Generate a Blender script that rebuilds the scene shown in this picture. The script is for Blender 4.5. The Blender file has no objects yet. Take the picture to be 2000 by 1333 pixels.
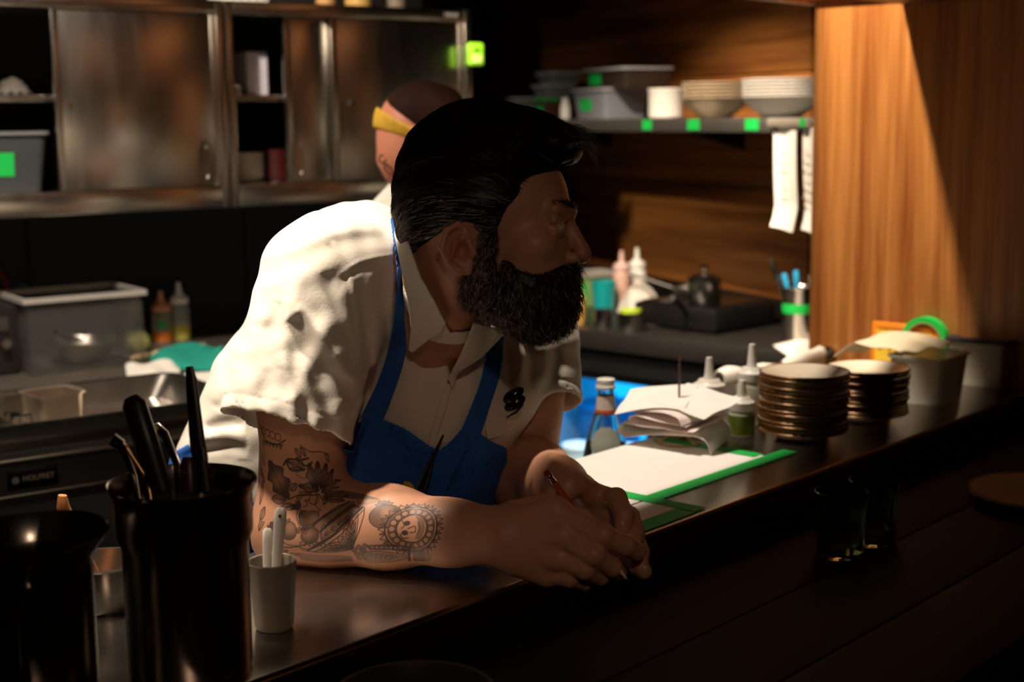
import bpy, bmesh, math, random
import numpy as np
from mathutils import Vector, Matrix

S = bpy.context.scene
COL = S.collection
random.seed(4)
RNG = np.random.default_rng(7)

# ------------------------------------------------------------------ camera
FPX = 2800.0
PITCH, HEAD, ROLL = 0.154, 0.731, -0.012
CAM = np.array([0.0, 0.0, 1.55])
_F = np.array([math.cos(HEAD) * math.cos(PITCH), math.sin(HEAD) * math.cos(PITCH), -math.sin(PITCH)])
_R0 = np.array([math.sin(HEAD), -math.cos(HEAD), 0.0])
_U0 = np.cross(_R0, _F)
_R = _R0 * math.cos(ROLL) + _U0 * math.sin(ROLL)
_U = _U0 * math.cos(ROLL) - _R0 * math.sin(ROLL)
CROT = np.stack([_R, _U, _F])            # rows: right, up, forward

cam_data = bpy.data.cameras.new('camera')
cam = bpy.data.objects.new('camera', cam_data)
COL.objects.link(cam)
cam.matrix_world = Matrix(((_R[0], _U[0], -_F[0], 0.0), (_R[1], _U[1], -_F[1], 0.0),
                           (_R[2], _U[2], -_F[2], CAM[2]), (0, 0, 0, 1)))
cam_data.sensor_width = 36.0
cam_data.lens = 36.0 * FPX / 2000.0
cam_data.clip_start = 0.05
cam_data.dof.use_dof = True
cam_data.dof.focus_distance = 1.60
cam_data.dof.aperture_fstop = 4.2
S.camera = cam

# ------------------------------------------------------------------ view, world, lights
S.view_settings.view_transform = 'Standard'
S.view_settings.look = 'None'
S.view_settings.gamma = 1.0
S.view_settings.use_curve_mapping = False
S.view_settings.exposure = 0.0

world = bpy.data.worlds.new('dim_room')
S.world = world
world.use_nodes = True
world.node_tree.nodes['Background'].inputs[0].default_value = (1.0, 0.72, 0.5, 1)
world.node_tree.nodes['Background'].inputs[1].default_value = 0.002


def spot(name, loc, target, power, color, angle, blend=0.3, radius=0.03):
    l = bpy.data.lights.new(name, 'SPOT')
    l.energy = power; l.color = color; l.spot_size = math.radians(angle); l.spot_blend = blend
    l.shadow_soft_size = radius
    o = bpy.data.objects.new(name, l); COL.objects.link(o)
    o.location = loc
    o.rotation_euler = (Vector(target) - Vector(loc)).to_track_quat('-Z', 'Y').to_euler()
    return o


WARM = (1.0, 0.86, 0.70)
spot('ceiling_spot_key', (0.95, 1.540, 2.56), (1.04, 1.38, 1.2), 118, WARM, 33, 0.5, 0.05)
spot('ceiling_spot_left', (0.45, 1.530, 2.56), (0.97, 1.34, 1.25), 150, WARM, 25, 0.5, 0.055)
spot('ceiling_spot_pass', (1.58, 1.50, 2.56), (1.76, 1.33, 1.05), 105, WARM, 58, 0.6, 0.03)
spot('ceiling_spot_pillar', (2.02, 1.490, 2.56), (2.54, 1.42, 1.45), 150, (1.0, 0.82, 0.60), 56, 0.6, 0.03)
spot('ceiling_spot_line', (0.95, 2.05, 2.56), (1.75, 2.75, 1.35), 190, WARM, 80, 0.6, 0.04)
spot('ceiling_spot_rear', (1.95, 1.85, 2.56), (3.24, 2.30, 0.97), 240, (1.0, 0.80, 0.60), 47, 0.5, 0.04)
spot('reflected_post_spot', (1.75, -0.55, 2.56), (2.2, -0.9, 1.4), 60, (1.0, 0.80, 0.58), 50, 0.6, 0.05)  # unseen lamp, added to light the posts mirrored in the cabinet doors
spot('front_fill', (-0.35, -0.55, 2.3), (0.96, 1.12, 1.20), 18.0, (1.0, 0.70, 0.50), 28, 0.9, 0.06)  # added fill from the camera side for the man's arm and face

# ------------------------------------------------------------------ pixel helpers (photo measurements -> metres)
def ray(px, py):
    return _F + _R * (px - 1000.0) / FPX + _U * (666.5 - py) / FPX
def W(px, py, d):
    return CAM + ray(px, py) * d
def PZ(px, py, z):
    r = ray(px, py); return CAM + r * ((z - CAM[2]) / r[2])
def PPL(px, py, p0, n):
    r = ray(px, py); return CAM + r * (float(np.dot(np.array(p0) - CAM, n)) / float(np.dot(r, n)))
def c2w(v):
    return np.asarray(v) @ CROT + CAM
def cs(px, py, d):
    return np.array([(px - 1000.0) / FPX * d, (666.5 - py) / FPX * d, d])

# ------------------------------------------------------------------ materials
def lin(h):
    h = h.lstrip('#'); out = []
    for i in (0, 2, 4):
        c = int(h[i:i + 2], 16) / 255.0
        out.append(c / 12.92 if c <= 0.04045 else ((c + 0.055) / 1.055) ** 2.4)
    return tuple(out) + (1.0,)

_M = {}
def mat(name, col, rough=0.5, metal=0.0, var=0.12, scale=30.0, bump=0.0, trans=0.0, ior=1.45, sub=0.0, alpha=1.0,
        stretch=None, emit=None, sheen=0.0, coat=0.0, rvar=0.0, spec=None):
    if name in _M: return _M[name]
    m = bpy.data.materials.new(name); m.use_nodes = True
    nt = m.node_tree; N = nt.nodes; L = nt.links
    b = N['Principled BSDF']
    c = lin(col) if isinstance(col, str) else col
    tc = N.new('ShaderNodeTexCoord'); mp = N.new('ShaderNodeMapping')
    L.new(tc.outputs['Object'], mp.inputs['Vector'])
    if stretch: mp.inputs['Scale'].default_value = stretch
    nz = N.new('ShaderNodeTexNoise'); nz.inputs['Scale'].default_value = scale; nz.inputs['Detail'].default_value = 5.0
    L.new(mp.outputs['Vector'], nz.inputs['Vector'])
    mx = N.new('ShaderNodeMix'); mx.data_type = 'RGBA'
    mx.inputs[6].default_value = tuple(v * (1 - var) for v in c[:3]) + (1,)
    mx.inputs[7].default_value = tuple(min(1.0, v * (1 + var)) for v in c[:3]) + (1,)
    L.new(nz.outputs['Fac'], mx.inputs[0]); L.new(mx.outputs[2], b.inputs['Base Color'])
    b.inputs['Roughness'].default_value = rough; b.inputs['Metallic'].default_value = metal
    b.inputs['IOR'].default_value = ior
    b.inputs['Transmission Weight'].default_value = trans; b.inputs['Alpha'].default_value = alpha
    if spec is not None: b.inputs['Specular IOR Level'].default_value = spec
    if sub: b.inputs['Subsurface Weight'].default_value = sub; b.inputs['Subsurface Radius'].default_value = (0.012, 0.005, 0.003); b.inputs['Subsurface Scale'].default_value = 0.4
    if sheen: b.inputs['Sheen Weight'].default_value = sheen
    if coat: b.inputs['Coat Weight'].default_value = coat; b.inputs['Coat Roughness'].default_value = 0.15
    if emit: b.inputs['Emission Color'].default_value = lin(emit[0]); b.inputs['Emission Strength'].default_value = emit[1]
    if rvar:
        mr = N.new('ShaderNodeMapRange'); mr.inputs[3].default_value = max(0.02, rough - rvar); mr.inputs[4].default_value = rough + rvar
        L.new(nz.outputs['Fac'], mr.inputs[0]); L.new(mr.outputs[0], b.inputs['Roughness'])
    if bump:
        bp = N.new('ShaderNodeBump'); bp.inputs['Strength'].default_value = bump; bp.inputs['Distance'].default_value = 0.002
        L.new(nz.outputs['Fac'], bp.inputs['Height']); L.new(bp.outputs['Normal'], b.inputs['Normal'])
    _M[name] = m
    return m

def wood_mat(name, c1, c2, rough=0.4, axis='Z', scale=1.0, coat=0.0):
    if name in _M: return _M[name]
    m = bpy.data.materials.new(name); m.use_nodes = True
    nt = m.node_tree; N = nt.nodes; L = nt.links; b = N['Principled BSDF']
    tc = N.new('ShaderNodeTexCoord'); mp = N.new('ShaderNodeMapping')
    L.new(tc.outputs['Object'], mp.inputs['Vector'])
    s = [34 * scale] * 3; s['XYZ'.index(axis)] = 1.3 * scale
    mp.inputs['Scale'].default_value = s
    n1 = N.new('ShaderNodeTexNoise'); n1.inputs['Scale'].default_value = 1.0; n1.inputs['Detail'].default_value = 8.0; n1.inputs['Distortion'].default_value = 0.4
    L.new(mp.outputs['Vector'], n1.inputs['Vector'])
    mp2 = N.new('ShaderNodeMapping'); L.new(tc.outputs['Object'], mp2.inputs['Vector'])
    s2 = [260 * scale] * 3; s2['XYZ'.index(axis)] = 7 * scale
    mp2.inputs['Scale'].default_value = s2
    n2 = N.new('ShaderNodeTexNoise'); n2.inputs['Scale'].default_value = 1.0; n2.inputs['Detail'].default_value = 3.0
    L.new(mp2.outputs['Vector'], n2.inputs['Vector'])
    ad = N.new('ShaderNodeMath'); ad.operation = 'MULTIPLY_ADD'; ad.inputs[1].default_value = 0.45
    L.new(n2.outputs['Fac'], ad.inputs[0]); L.new(n1.outputs['Fac'], ad.inputs[2])
    cr = N.new('ShaderNodeValToRGB')
    cr.color_ramp.elements[0].position = 0.52; cr.color_ramp.elements[0].color = lin(c1)
    cr.color_ramp.elements[1].position = 0.92; cr.color_ramp.elements[1].color = lin(c2)
    L.new(ad.outputs[0], cr.inputs[0]); L.new(cr.outputs[0], b.inputs['Base Color'])
    b.inputs['Roughness'].default_value = rough
    if coat: b.inputs['Coat Weight'].default_value = coat
    bp = N.new('ShaderNodeBump'); bp.inputs['Strength'].default_value = 0.15; bp.inputs['Distance'].default_value = 0.001
    L.new(n2.outputs['Fac'], bp.inputs['Height']); L.new(bp.outputs['Normal'], b.inputs['Normal'])
    _M[name] = m
    return m

# ------------------------------------------------------------------ mesh building
class G:
    def __init__(s): s.v = []; s.f = []
    def add(s, vs, fs):
        o = len(s.v); s.v.extend([tuple(map(float, q)) for q in vs]); s.f.extend([tuple(i + o for i in q) for q in fs]); return s
    def box(s, c, d, M=None):
        x, y, z = [k / 2 for k in d]
        vs = [(a * x, b * y, e * z) for e in (-1, 1) for b in (-1, 1) for a in (-1, 1)]
        if M is not None: vs = [tuple(M @ Vector(q)) for q in vs]
        vs = [(q[0] + c[0], q[1] + c[1], q[2] + c[2]) for q in vs]
        return s.add(vs, [(0, 2, 3, 1), (4, 5, 7, 6), (0, 1, 5, 4), (2, 6, 7, 3), (0, 4, 6, 2), (1, 3, 7, 5)])
    def bb(s, x0, x1, y0, y1, z0, z1):
        return s.box(((x0 + x1) / 2, (y0 + y1) / 2, (z0 + z1) / 2), (x1 - x0, y1 - y0, z1 - z0))
    def lathe(s, prof, n=40, c=(0, 0, 0), sx=1.0, sy=1.0, loop=False, fn=None):
        vs = []; fs = []; m = len(prof)
        for i in range(n):
            a = 2 * math.pi * i / n
            for j, (r, z) in enumerate(prof):
                k = fn(a, r, z) if fn else 1.0
                vs.append((c[0] + r * k * math.cos(a) * sx, c[1] + r * k * math.sin(a) * sy, c[2] + z))
        for i in range(n):
            i2 = (i + 1) % n
            for j in range(m if loop else m - 1):
                j2 = (j + 1) % m
                fs.append((i * m + j, i2 * m + j, i2 * m + j2, i * m + j2))
        return s.add(vs, fs)
    def tube(s, pts, rad, n=8, caps=True, flat=1.0, up=None):
        P = [np.array(p, float) for p in pts]; k = len(P)
        if not hasattr(rad, '__len__'): rad = [rad] * k
        T = []
        for i in range(k):
            t = P[min(i + 1, k - 1)] - P[max(i - 1, 0)]; T.append(t / (np.linalg.norm(t) + 1e-12))
        u = np.array(up, float) if up is not None else (np.array([0, 0, 1.0]) if abs(T[0][2]) < 0.9 else np.array([1.0, 0, 0]))
        vs = []; fs = []
        for i in range(k):
            u = u - T[i] * np.dot(u, T[i]); u /= (np.linalg.norm(u) + 1e-12); w = np.cross(T[i], u)
            for j in range(n):
                a = 2 * math.pi * j / n
                vs.append(P[i] + rad[i] * (math.cos(a) * w + math.sin(a) * u * flat))
        for i in range(k - 1):
            for j in range(n):
                j2 = (j + 1) % n
                fs.append((i * n + j, i * n + j2, (i + 1) * n + j2, (i + 1) * n + j))
        if caps:
            fs.append(tuple(range(n - 1, -1, -1))); fs.append(tuple((k - 1) * n + j for j in range(n)))
        return s.add(vs, fs)
    def prism(s, poly, z0, z1):
        n = len(poly)
        vs = [(p[0], p[1], z0) for p in poly] + [(p[0], p[1], z1) for p in poly]
        fs = [tuple(range(n - 1, -1, -1)), tuple(range(n, 2 * n))] + [(i, (i + 1) % n, n + (i + 1) % n, n + i) for i in range(n)]
        return s.add(vs, fs)
    def sheet(s, A, th=0.0008):
        """A: (m,n,3) grid, given thickness along its normals"""
        A = np.asarray(A, float); m, n, _ = A.shape
        du = np.gradient(A, axis=0); dv = np.gradient(A, axis=1)
        nn = np.cross(du, dv); nn /= (np.linalg.norm(nn, axis=2, keepdims=True) + 1e-12)
        vs = list((A + nn * th / 2).reshape(-1, 3)) + list((A - nn * th / 2).reshape(-1, 3)); o = m * n; fs = []
        for i in range(m - 1):
            for j in range(n - 1):
                a, b, c, d = i * n + j, i * n + j + 1, (i + 1) * n + j + 1, (i + 1) * n + j
                fs.append((a, d, c, b)); fs.append((o + a, o + b, o + c, o + d))
        ring = [j for j in range(n)] + [i * n + n - 1 for i in range(1, m)] + [(m - 1) * n + j for j in range(n - 2, -1, -1)] + [i * n for i in range(m - 2, 0, -1)]
        for i in range(len(ring)):
            a, b = ring[i], ring[(i + 1) % len(ring)]
            fs.append((a, b, o + b, o + a))
        return s.add(vs, fs)
    def xf(s, M):
        s.v = [tuple(M @ Vector(q)) for q in s.v]; return s
    def build(s, name, m, parent=None, smooth=35, bevel=0.0, seg=2, world=False):
        me = bpy.data.meshes.new(name)
        V = s.v
        if world and parent is not None:
            p = parent.location; V = [(q[0] - p[0], q[1] - p[1], q[2] - p[2]) for q in V]
        me.from_pydata(V, [], s.f)
        if bevel:
            bm = bmesh.new(); bm.from_mesh(me)
            bmesh.ops.remove_doubles(bm, verts=bm.verts, dist=1e-6)
            es = [e for e in bm.edges if len(e.link_faces) == 2 and e.calc_face_angle(0) > 0.5]
            bmesh.ops.bevel(bm, geom=es, offset=bevel, segments=seg, affect='EDGES', profile=0.5, clamp_overlap=True)
            bm.to_mesh(me); bm.free()
        bm = bmesh.new(); bm.from_mesh(me); bmesh.ops.recalc_face_normals(bm, faces=bm.faces); bm.to_mesh(me); bm.free()
        if smooth:
            me.polygons.foreach_set('use_smooth', [True] * len(me.polygons)); me.set_sharp_from_angle(angle=math.radians(smooth))
        if m is not None: me.materials.append(m)
        o = bpy.data.objects.new(name, me); COL.objects.link(o)
        if parent is not None: o.parent = parent
        return o

def tag(o, label, cat, group=None):
    o['label'] = label; o['category'] = cat
    if group: o['group'] = group
    return o
def struct(o, label=None):
    o['kind'] = 'structure'
    if label: o['label'] = label
    return o
def thing(name, label, cat, loc=(0, 0, 0), rz=0.0, group=None):
    o = bpy.data.objects.new(name, None); COL.objects.link(o)
    o.empty_display_size = 0.05
    o.location = tuple(map(float, loc)); o.rotation_euler = (0, 0, rz)
    return tag(o, label, cat, group)
def dup(root, loc, rz=None, label=None):
    r = root.copy(); COL.objects.link(r); r.location = tuple(map(float, loc))
    if rz is not None: r.rotation_euler = (root.rotation_euler[0], root.rotation_euler[1], rz)
    if label: r['label'] = label
    for ch in list(root.children):
        c = ch.copy(); COL.objects.link(c); c.parent = r
        for g in list(ch.children):
            d = g.copy(); COL.objects.link(d); d.parent = c
    return r
ORD = ['lowest', 'second', 'third', 'fourth', 'fifth', 'sixth', 'seventh', 'eighth', 'ninth', 'tenth', 'eleventh', 'twelfth', 'thirteenth', 'fourteenth', 'fifteenth', 'sixteenth']
def nth(i, n): return 'topmost' if i == n - 1 else 'lowest' if i == 0 else ORD[i] + ' from the bottom,'
def text_mesh(txt, size, name, m, parent, M, depth=0.0006):
    cu = bpy.data.curves.new('t', 'FONT'); cu.body = txt; cu.size = size; cu.extrude = depth; cu.align_x = 'CENTER'; cu.align_y = 'CENTER'
    to = bpy.data.objects.new('t', cu); COL.objects.link(to)
    dg = bpy.context.evaluated_depsgraph_get(); me = bpy.data.meshes.new_from_object(to.evaluated_get(dg))
    bpy.data.objects.remove(to); me.name = name; me.transform(M); me.materials.clear(); me.materials.append(m)
    o = bpy.data.objects.new(name, me); COL.objects.link(o); o.parent = parent
    return o
def Rz(a): return Matrix.Rotation(a, 4, 'Z')
def Rx(a): return Matrix.Rotation(a, 4, 'X')
def Ry(a): return Matrix.Rotation(a, 4, 'Y')
def T(x, y, z): return Matrix.Translation((x, y, z))
def spline(pts, n=24):
    P = np.array(pts, float); k = len(P); out = []
    Q = np.vstack([2 * P[0] - P[1], P, 2 * P[-1] - P[-2]])
    for i in range(k - 1):
        p0, p1, p2, p3 = Q[i], Q[i + 1], Q[i + 2], Q[i + 3]
        for t in np.linspace(0, 1, n, endpoint=(i == k - 2)):
            out.append(0.5 * (2 * p1 + (p2 - p0) * t + (2 * p0 - 5 * p1 + 4 * p2 - p3) * t * t + (3 * p1 - p0 - 3 * p2 + p3) * t ** 3))
    return np.array(out)
# ------------------------------------------------------------------ shared materials
STEEL = mat('brushed_steel', '#b9b3aa', 0.24, 1.0, 0.08, 10, 0.015, stretch=(6, 6, 0.6), rvar=0.05)
STEELC = mat('counter_steel', '#a39b92', 0.25, 1.0, 0.05, 14, 0.004, stretch=(0.8, 6, 1), rvar=0.03)
POTST = mat('pot_steel', '#8f8780', 0.22, 1.0, 0.12, 9, 0.02, rvar=0.05)
BLACKP = mat('black_plastic', '#121110', 0.45, 0, 0.2, 40)
BLACKW = mat('black_wall', '#17140f', 0.75, 0, 0.3, 8, 0.1)
WHITEP = mat('white_plastic', '#e6e2da', 0.4, 0, 0.04, 20)
PAPER = mat('paper_white', '#f3ede6', 0.85, 0, 0.03, 25, 0.03)
PINKP = mat('receipt_paper', '#f0dfd8', 0.8, 0, 0.03, 40)
GREENT = mat('green_tape', '#12b24a', 0.55, 0, 0.15, 60, 0.1)
CLEARP = mat('clear_plastic', '#e4e0dc', 0.06, 0, 0.02, 20, trans=0.96, ior=1.12, alpha=0.55)
FROST = mat('frosted_plastic', '#cfcbc0', 0.42, 0, 0.08, 20, trans=0.45, ior=1.2)
GLASS = mat('bottle_glass', '#cfe6e2', 0.02, 0, 0.02, 10, trans=1.0, ior=1.45)
CERAM = mat('cream_ceramic', '#d9cdb9', 0.28, 0, 0.06, 30, coat=0.3)
GILT = mat('brown_gilt_rim', '#7a5228', 0.32, 0.35, 0.2, 60)
WOODP = wood_mat('pillar_veneer', '#8a4a1c', '#c98747', 0.42, 'Z', 0.8)
WOODW = wood_mat('wall_veneer', '#6b3a16', '#b87638', 0.45, 'Y', 0.7)
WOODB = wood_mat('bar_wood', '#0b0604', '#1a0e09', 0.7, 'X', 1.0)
TEAL = mat('teal_cloth', '#138a78', 0.85, 0, 0.2, 60, 0.2)
CLOTHW = mat('white_cloth', '#d8d2c8', 0.9, 0, 0.06, 70, 0.3)
INK = mat('ink', '#3a2412', 0.7, 0, 0.1)
PALE = mat('pale_print', '#cfc8c0', 0.6, 0, 0.1)

ZC = 1.05                                   # pass counter height
YF, YB = 1.00, 1.315                        # front and kitchen edge of the pass
HK = -0.22                                  # heading of the cabinet wall
KX = np.array([math.cos(HK), math.sin(HK), 0.0]); KN = np.array([-math.sin(HK), math.cos(HK), 0.0])
K0 = np.array([2.038, 2.685, 0.0])
def K(u, v, z=0.0): return K0 + KX * u + KN * v + np.array([0, 0, z])
def toK(p): q = np.asarray(p) - K0; return float(q @ KX), float(q @ KN), float(p[2])
WX = np.array([0.39, 0.921, 0.0]); WN = np.array([0.921, -0.39, 0.0]); W0 = np.array([3.345, 2.03, 0.0]); HW = math.atan2(0.921, 0.39)
def WW(s, t, z=0.0): return W0 + WX * s + WN * t + np.array([0, 0, z])     # t>0 = into the wall

# ------------------------------------------------------------------ room
struct(G().bb(-2.5, 6.5, -2.0, 6.0, -0.06, 0.0).build('floor', mat('floor_tile', '#2a2622', 0.5, 0, 0.2, 12)), 'dark kitchen floor')
struct(G().bb(-2.5, 6.5, -2.0, 6.0, 2.62, 2.70).build('ceiling', mat('ceiling_black', '#0e0c0a', 0.9, 0, 0.2, 12)), 'black ceiling')
o = thing('wall_back', '', ''); del o['category']; struct(o, 'black rear wall under and behind the steel wall cabinets')
o.location = tuple(K(0, 0.37)); o.rotation_euler = (0, 0, HK)
for i in range(6):
    G().bb(-2.6 + i * 0.56, -2.6 + i * 0.56 + 0.555, 0, 0.06, 0, 2.62).build('panel', BLACKW, o)
g = G().box((0, 0, 1.31), (0.06, 1.9, 2.62), None); g.xf(T(*K(0.79, 1.37)) @ Rz(HK))
struct(g.build('wall_alcove', BLACKW), 'black return wall beside the cabinet end')
g = G().box((0, 0, 1.31), (3.4, 0.06, 2.62)); g.xf(T(*K(2.3, 2.30)) @ Rz(HK))
struct(g.build('wall_far', BLACKW), 'black far wall of the alcove')
struct(G().bb(-2.5, -2.42, -2.0, 6.0, 0, 2.62).build('wall_left', BLACKW), 'dark side wall')
# wood wall with its horizontal boards
o = thing('wall_right', '', ''); del o['category']; struct(o, 'dark walnut panelled wall behind the rear counter')
o.location = tuple(W0); o.rotation_euler = (0, 0, HW - math.pi / 2)      # local y runs along the wall, +x is into the wall
for z0, z1 in ((0.0, 1.055), (1.06, 1.352), (1.356, 1.66), (1.664, 2.0), (2.004, 2.62)):
    G().bb(0.0, 0.05, -0.12, 2.9, z0, z1).build('board', WOODW if z0 > 1.0 else BLACKW, o, bevel=0.002)
G().bb(0.02, 0.09, -0.22, -0.125, 0, 2.62).build('end_post', BLACKW, o)
# pillar, soffit, header
XP = 2.54
o = G().bb(XP, XP + 0.05, 0.55, 1.47, 0.0, 2.62).build('trim_1', WOODP, bevel=0.002); struct(o, 'warm wood veneer partition pillar at the end of the pass')
o = G().bb(-1.2, XP - 0.001, 0.82, 1.285, 1.752, 2.62).build('trim_2', wood_mat('soffit_wood', '#3a2010', '#6e4421', 0.45, 'X'), bevel=0.002); struct(o, 'wooden soffit hanging above the pass counter')
o = G().bb(2.30, XP + 0.05, 1.475, 1.50, 1.765, 2.2).build('trim_3', WOODP, bevel=0.002); struct(o, 'wooden header board joining the pillar')
g = G().bb(XP - 0.012, XP + 0.06, 1.287, 1.474, 1.772, 1.80)
struct(g.build('trim_4', WOODP, bevel=0.002), 'wooden cap moulding at the pillar top')

struct(G().bb(2.14, 2.34, -1.0, -0.8, 0.0, 2.62).build('trim_5', WOODP, bevel=0.004), 'unseen wooden column added for its orange reflection in the cabinet doors')  # added out of frame to put an orange streak on the cabinet steel
struct(G().bb(2.66, 2.72, -1.0, -0.94, 0.0, 2.62).build('trim_6', WOODP, bevel=0.004), 'unseen slim wooden post added for its orange reflection in the cabinet doors')  # second out-of-frame addition, for a thinner orange streak on the doors
# ------------------------------------------------------------------ pass counter and bar
t = thing('pass_counter', 'long brushed stainless steel pass counter the bearded man leans on', 'counter', (0.6, 1.15, 0))
g = G()
prof = [(YF + 0.004, ZC), (YB, ZC), (YB, ZC - 0.035), (YF + 0.03, ZC - 0.035), (YF, ZC - 0.04), (YF, ZC - 0.004)]
g.add([(x, y, z) for x in (-1.3, XP - 0.003) for (y, z) in prof], [(0, 1, 7, 6), (1, 2, 8, 7), (2, 3, 9, 8), (3, 4, 10, 9), (4, 5, 11, 10), (5, 0, 6, 11), (5, 4, 3, 2, 1, 0), (6, 7, 8, 9, 10, 11)])
g.build('worktop', STEELC, t, world=True, bevel=0.0015)
G().bb(1.5, XP - 0.003, 1.236, 1.2366, ZC - 0.0002, ZC + 0.0004).build('seam', mat('seam_dark', '#4a4540', 0.5, 0.8), t, world=True)
G().bb(-1.3, XP - 0.003, YF + 0.002, YF + 0.02, 0.0, ZC - 0.041).build('front_panel', mat('front_black', '#0d0a08', 0.6), t, world=True)
G().bb(-1.3, XP - 0.003, YB - 0.05, YB - 0.03, 0.0, ZC - 0.036).build('rear_panel', STEEL, t, world=True)
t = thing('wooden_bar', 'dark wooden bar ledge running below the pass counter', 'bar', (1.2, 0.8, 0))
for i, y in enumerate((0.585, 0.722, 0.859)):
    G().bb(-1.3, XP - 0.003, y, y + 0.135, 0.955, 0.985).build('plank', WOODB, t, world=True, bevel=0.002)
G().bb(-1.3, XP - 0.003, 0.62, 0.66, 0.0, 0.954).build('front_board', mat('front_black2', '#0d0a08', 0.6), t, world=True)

# ------------------------------------------------------------------ wall cabinets
def cabinet(u0, u1, label, dv, doors, shelf_z, knob=None, text=None):
    wd = u1 - u0; D = 0.34; z0, z1 = 1.356, 1.822
    t = thing('wall_cabinet', label, 'cabinet', K(u0, 0, z0), HK); h = z1 - z0
    fr = 0.018
    G().bb(0, fr, 0, D, 0, h).build('side_panel', STEEL, t, bevel=0.001)
    G().bb(wd - fr, wd, 0, D, 0, h).build('side_panel', STEEL, t, bevel=0.001)
    G().bb(fr, wd - fr, 0, D, 0, 0.05).build('bottom_panel', STEEL, t, bevel=0.002)
    G().bb(fr, wd - fr, 0, D, h - 0.03, h).build('top_panel', STEEL, t, bevel=0.002)
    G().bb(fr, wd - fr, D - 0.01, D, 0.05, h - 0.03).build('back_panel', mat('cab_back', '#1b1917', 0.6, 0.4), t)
    G().bb(fr, wd - fr, 0.05, D - 0.011, shelf_z - z0 - 0.015, shelf_z - z0).build('shelf', STEEL, t, bevel=0.002)
    for (a, b, layer, hx) in doors:
        y = 0.006 + 0.016 * layer
        d = G().bb(a, b, y, y + 0.012, 0.052, h - 0.032).build('sliding_door', STEEL, t, bevel=0.001)
        for e in (a, b - 0.014):
            G().bb(e, e + 0.014, y - 0.003, y, 0.052, h - 0.032).build('door_edge', STEEL, d, bevel=0.001)
        # recessed oval pull
        ov = [(0.013 * math.cos(q), 0.048 * math.sin(q)) for q in np.linspace(0, 2 * math.pi, 28, endpoint=False)]
        g = G(); r = []
        for k in (1.0, 0.78): r += [(hx + x * k, y - 0.0035, 0.105 + zz * k) for x, zz in ov]
        r += [(hx + x * 0.7, y - 0.0008, 0.105 + zz * 0.7) for x, zz in ov]
        n = 28; fs = [(i, (i + 1) % n, n + (i + 1) % n, n + i) for i in range(n)] + [(n + i, n + (i + 1) % n, 2 * n + (i + 1) % n, 2 * n + i) for i in range(n)] + [tuple(range(2 * n, 3 * n))]
        g.add(r, fs).build('handle', STEEL, d)
    for kx in (knob or []):
        G().lathe([(0, -0.004), (0.006, -0.004), (0.006, 0.003), (0, 0.003)], 16).xf(T(kx, 0.003, 0.235) @ Rx(math.pi / 2)).build('rivet', mat('rivet_steel', '#d8d4ce', 0.15, 1.0), t)
    if text:
        p = G().bb(text[0] - 0.024, text[0] + 0.024, -0.0015, 0, h - 0.022, h - 0.008).build('name_plate', BLACKP, t)
        text_mesh('MIRAK', 0.014, 'lettering', PALE, p, T(text[0], -0.0018, h - 0.015) @ Rx(math.pi / 2))
    return t
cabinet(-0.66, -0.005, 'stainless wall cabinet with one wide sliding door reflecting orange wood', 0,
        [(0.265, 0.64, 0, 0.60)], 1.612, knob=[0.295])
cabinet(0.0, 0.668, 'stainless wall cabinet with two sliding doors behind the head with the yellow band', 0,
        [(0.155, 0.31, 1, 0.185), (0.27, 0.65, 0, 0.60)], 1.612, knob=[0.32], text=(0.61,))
# goods in the cabinets
def lidbox(name, label, loc, rz, w, d, h, mbody, mlid, labm=None, group=None, taper=0.88, side=(0, -1)):
    t = thing(name, label, 'container', loc, rz, group)
    g = G(); a, b = w / 2, d / 2; k = taper; th = 0.002
    def ring(ww, dd, z, r=0.18):
        rr = min(ww, dd) * r; out = []
        for sx, sy, a0 in ((1, 1, 0), (-1, 1, 90), (-1, -1, 180), (1, -1, 270)):
            for q in (0, 30, 60, 90):
                an = math.radians(a0 + q); out.append((sx * (ww - rr) + rr * math.cos(an), sy * (dd - rr) + rr * math.sin(an), z))
        return out
    rings = [ring(a * k - th, b * k - th, 0.003), ring(a - th, b - th, h), ring(a + 0.004, b + 0.004, h), ring(a + 0.004, b + 0.004, h - 0.004), ring(a, b, h - 0.005), ring(a * k, b * k, 0)]
    n = 16; vs = sum(rings, []); fs = [tuple(range(n - 1, -1, -1)), tuple(5 * n + i for i in range(n))]
    for r in range(5):
        fs += [(r * n + i, r * n + (i + 1) % n, (r + 1) * n + (i + 1) % n, (r + 1) * n + i) for i in range(n)]
    g.add(vs, fs).build('tub', mbody, t)
    if mlid:
        g = G(); rs = [ring(a + 0.006, b + 0.006, h - 0.003), ring(a + 0.006, b + 0.006, h + 0.004), ring(a - 0.006, b - 0.006, h + 0.004), ring(a - 0.01, b - 0.01, h + 0.001)]
        vs = sum(rs, []); fs = [tuple(range(n - 1, -1, -1)), tuple(3 * n + i for i in range(n))]
        for r in range(3): fs += [(r * n + i, r * n + (i + 1) % n, (r + 1) * n + (i + 1) % n, (r + 1) * n + i) for i in range(n)]
        g.add(vs, fs).build('lid', mlid, t)
    if labm:
        lw, lh, off = labm
        g = G().box((0, 0, 0), (lw, 0.001, lh))
        zc = h * 0.48; yy = -(b * k + (b - b * k) * 0.48) - 0.0015; tl = math.atan2(b - b * k, h)
        g.xf(T(off, yy, zc) @ Rx(tl)).build('tape_label', GREENT, t)
    return t
CL2 = mat('grey_plastic', '#8e919a', 0.35, 0, 0.08, 20, trans=0.35, ior=1.2)
LIDC = mat('lid_grey', '#a9aab0', 0.4, 0, 0.05, 20, trans=0.2, ior=1.2)
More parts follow.
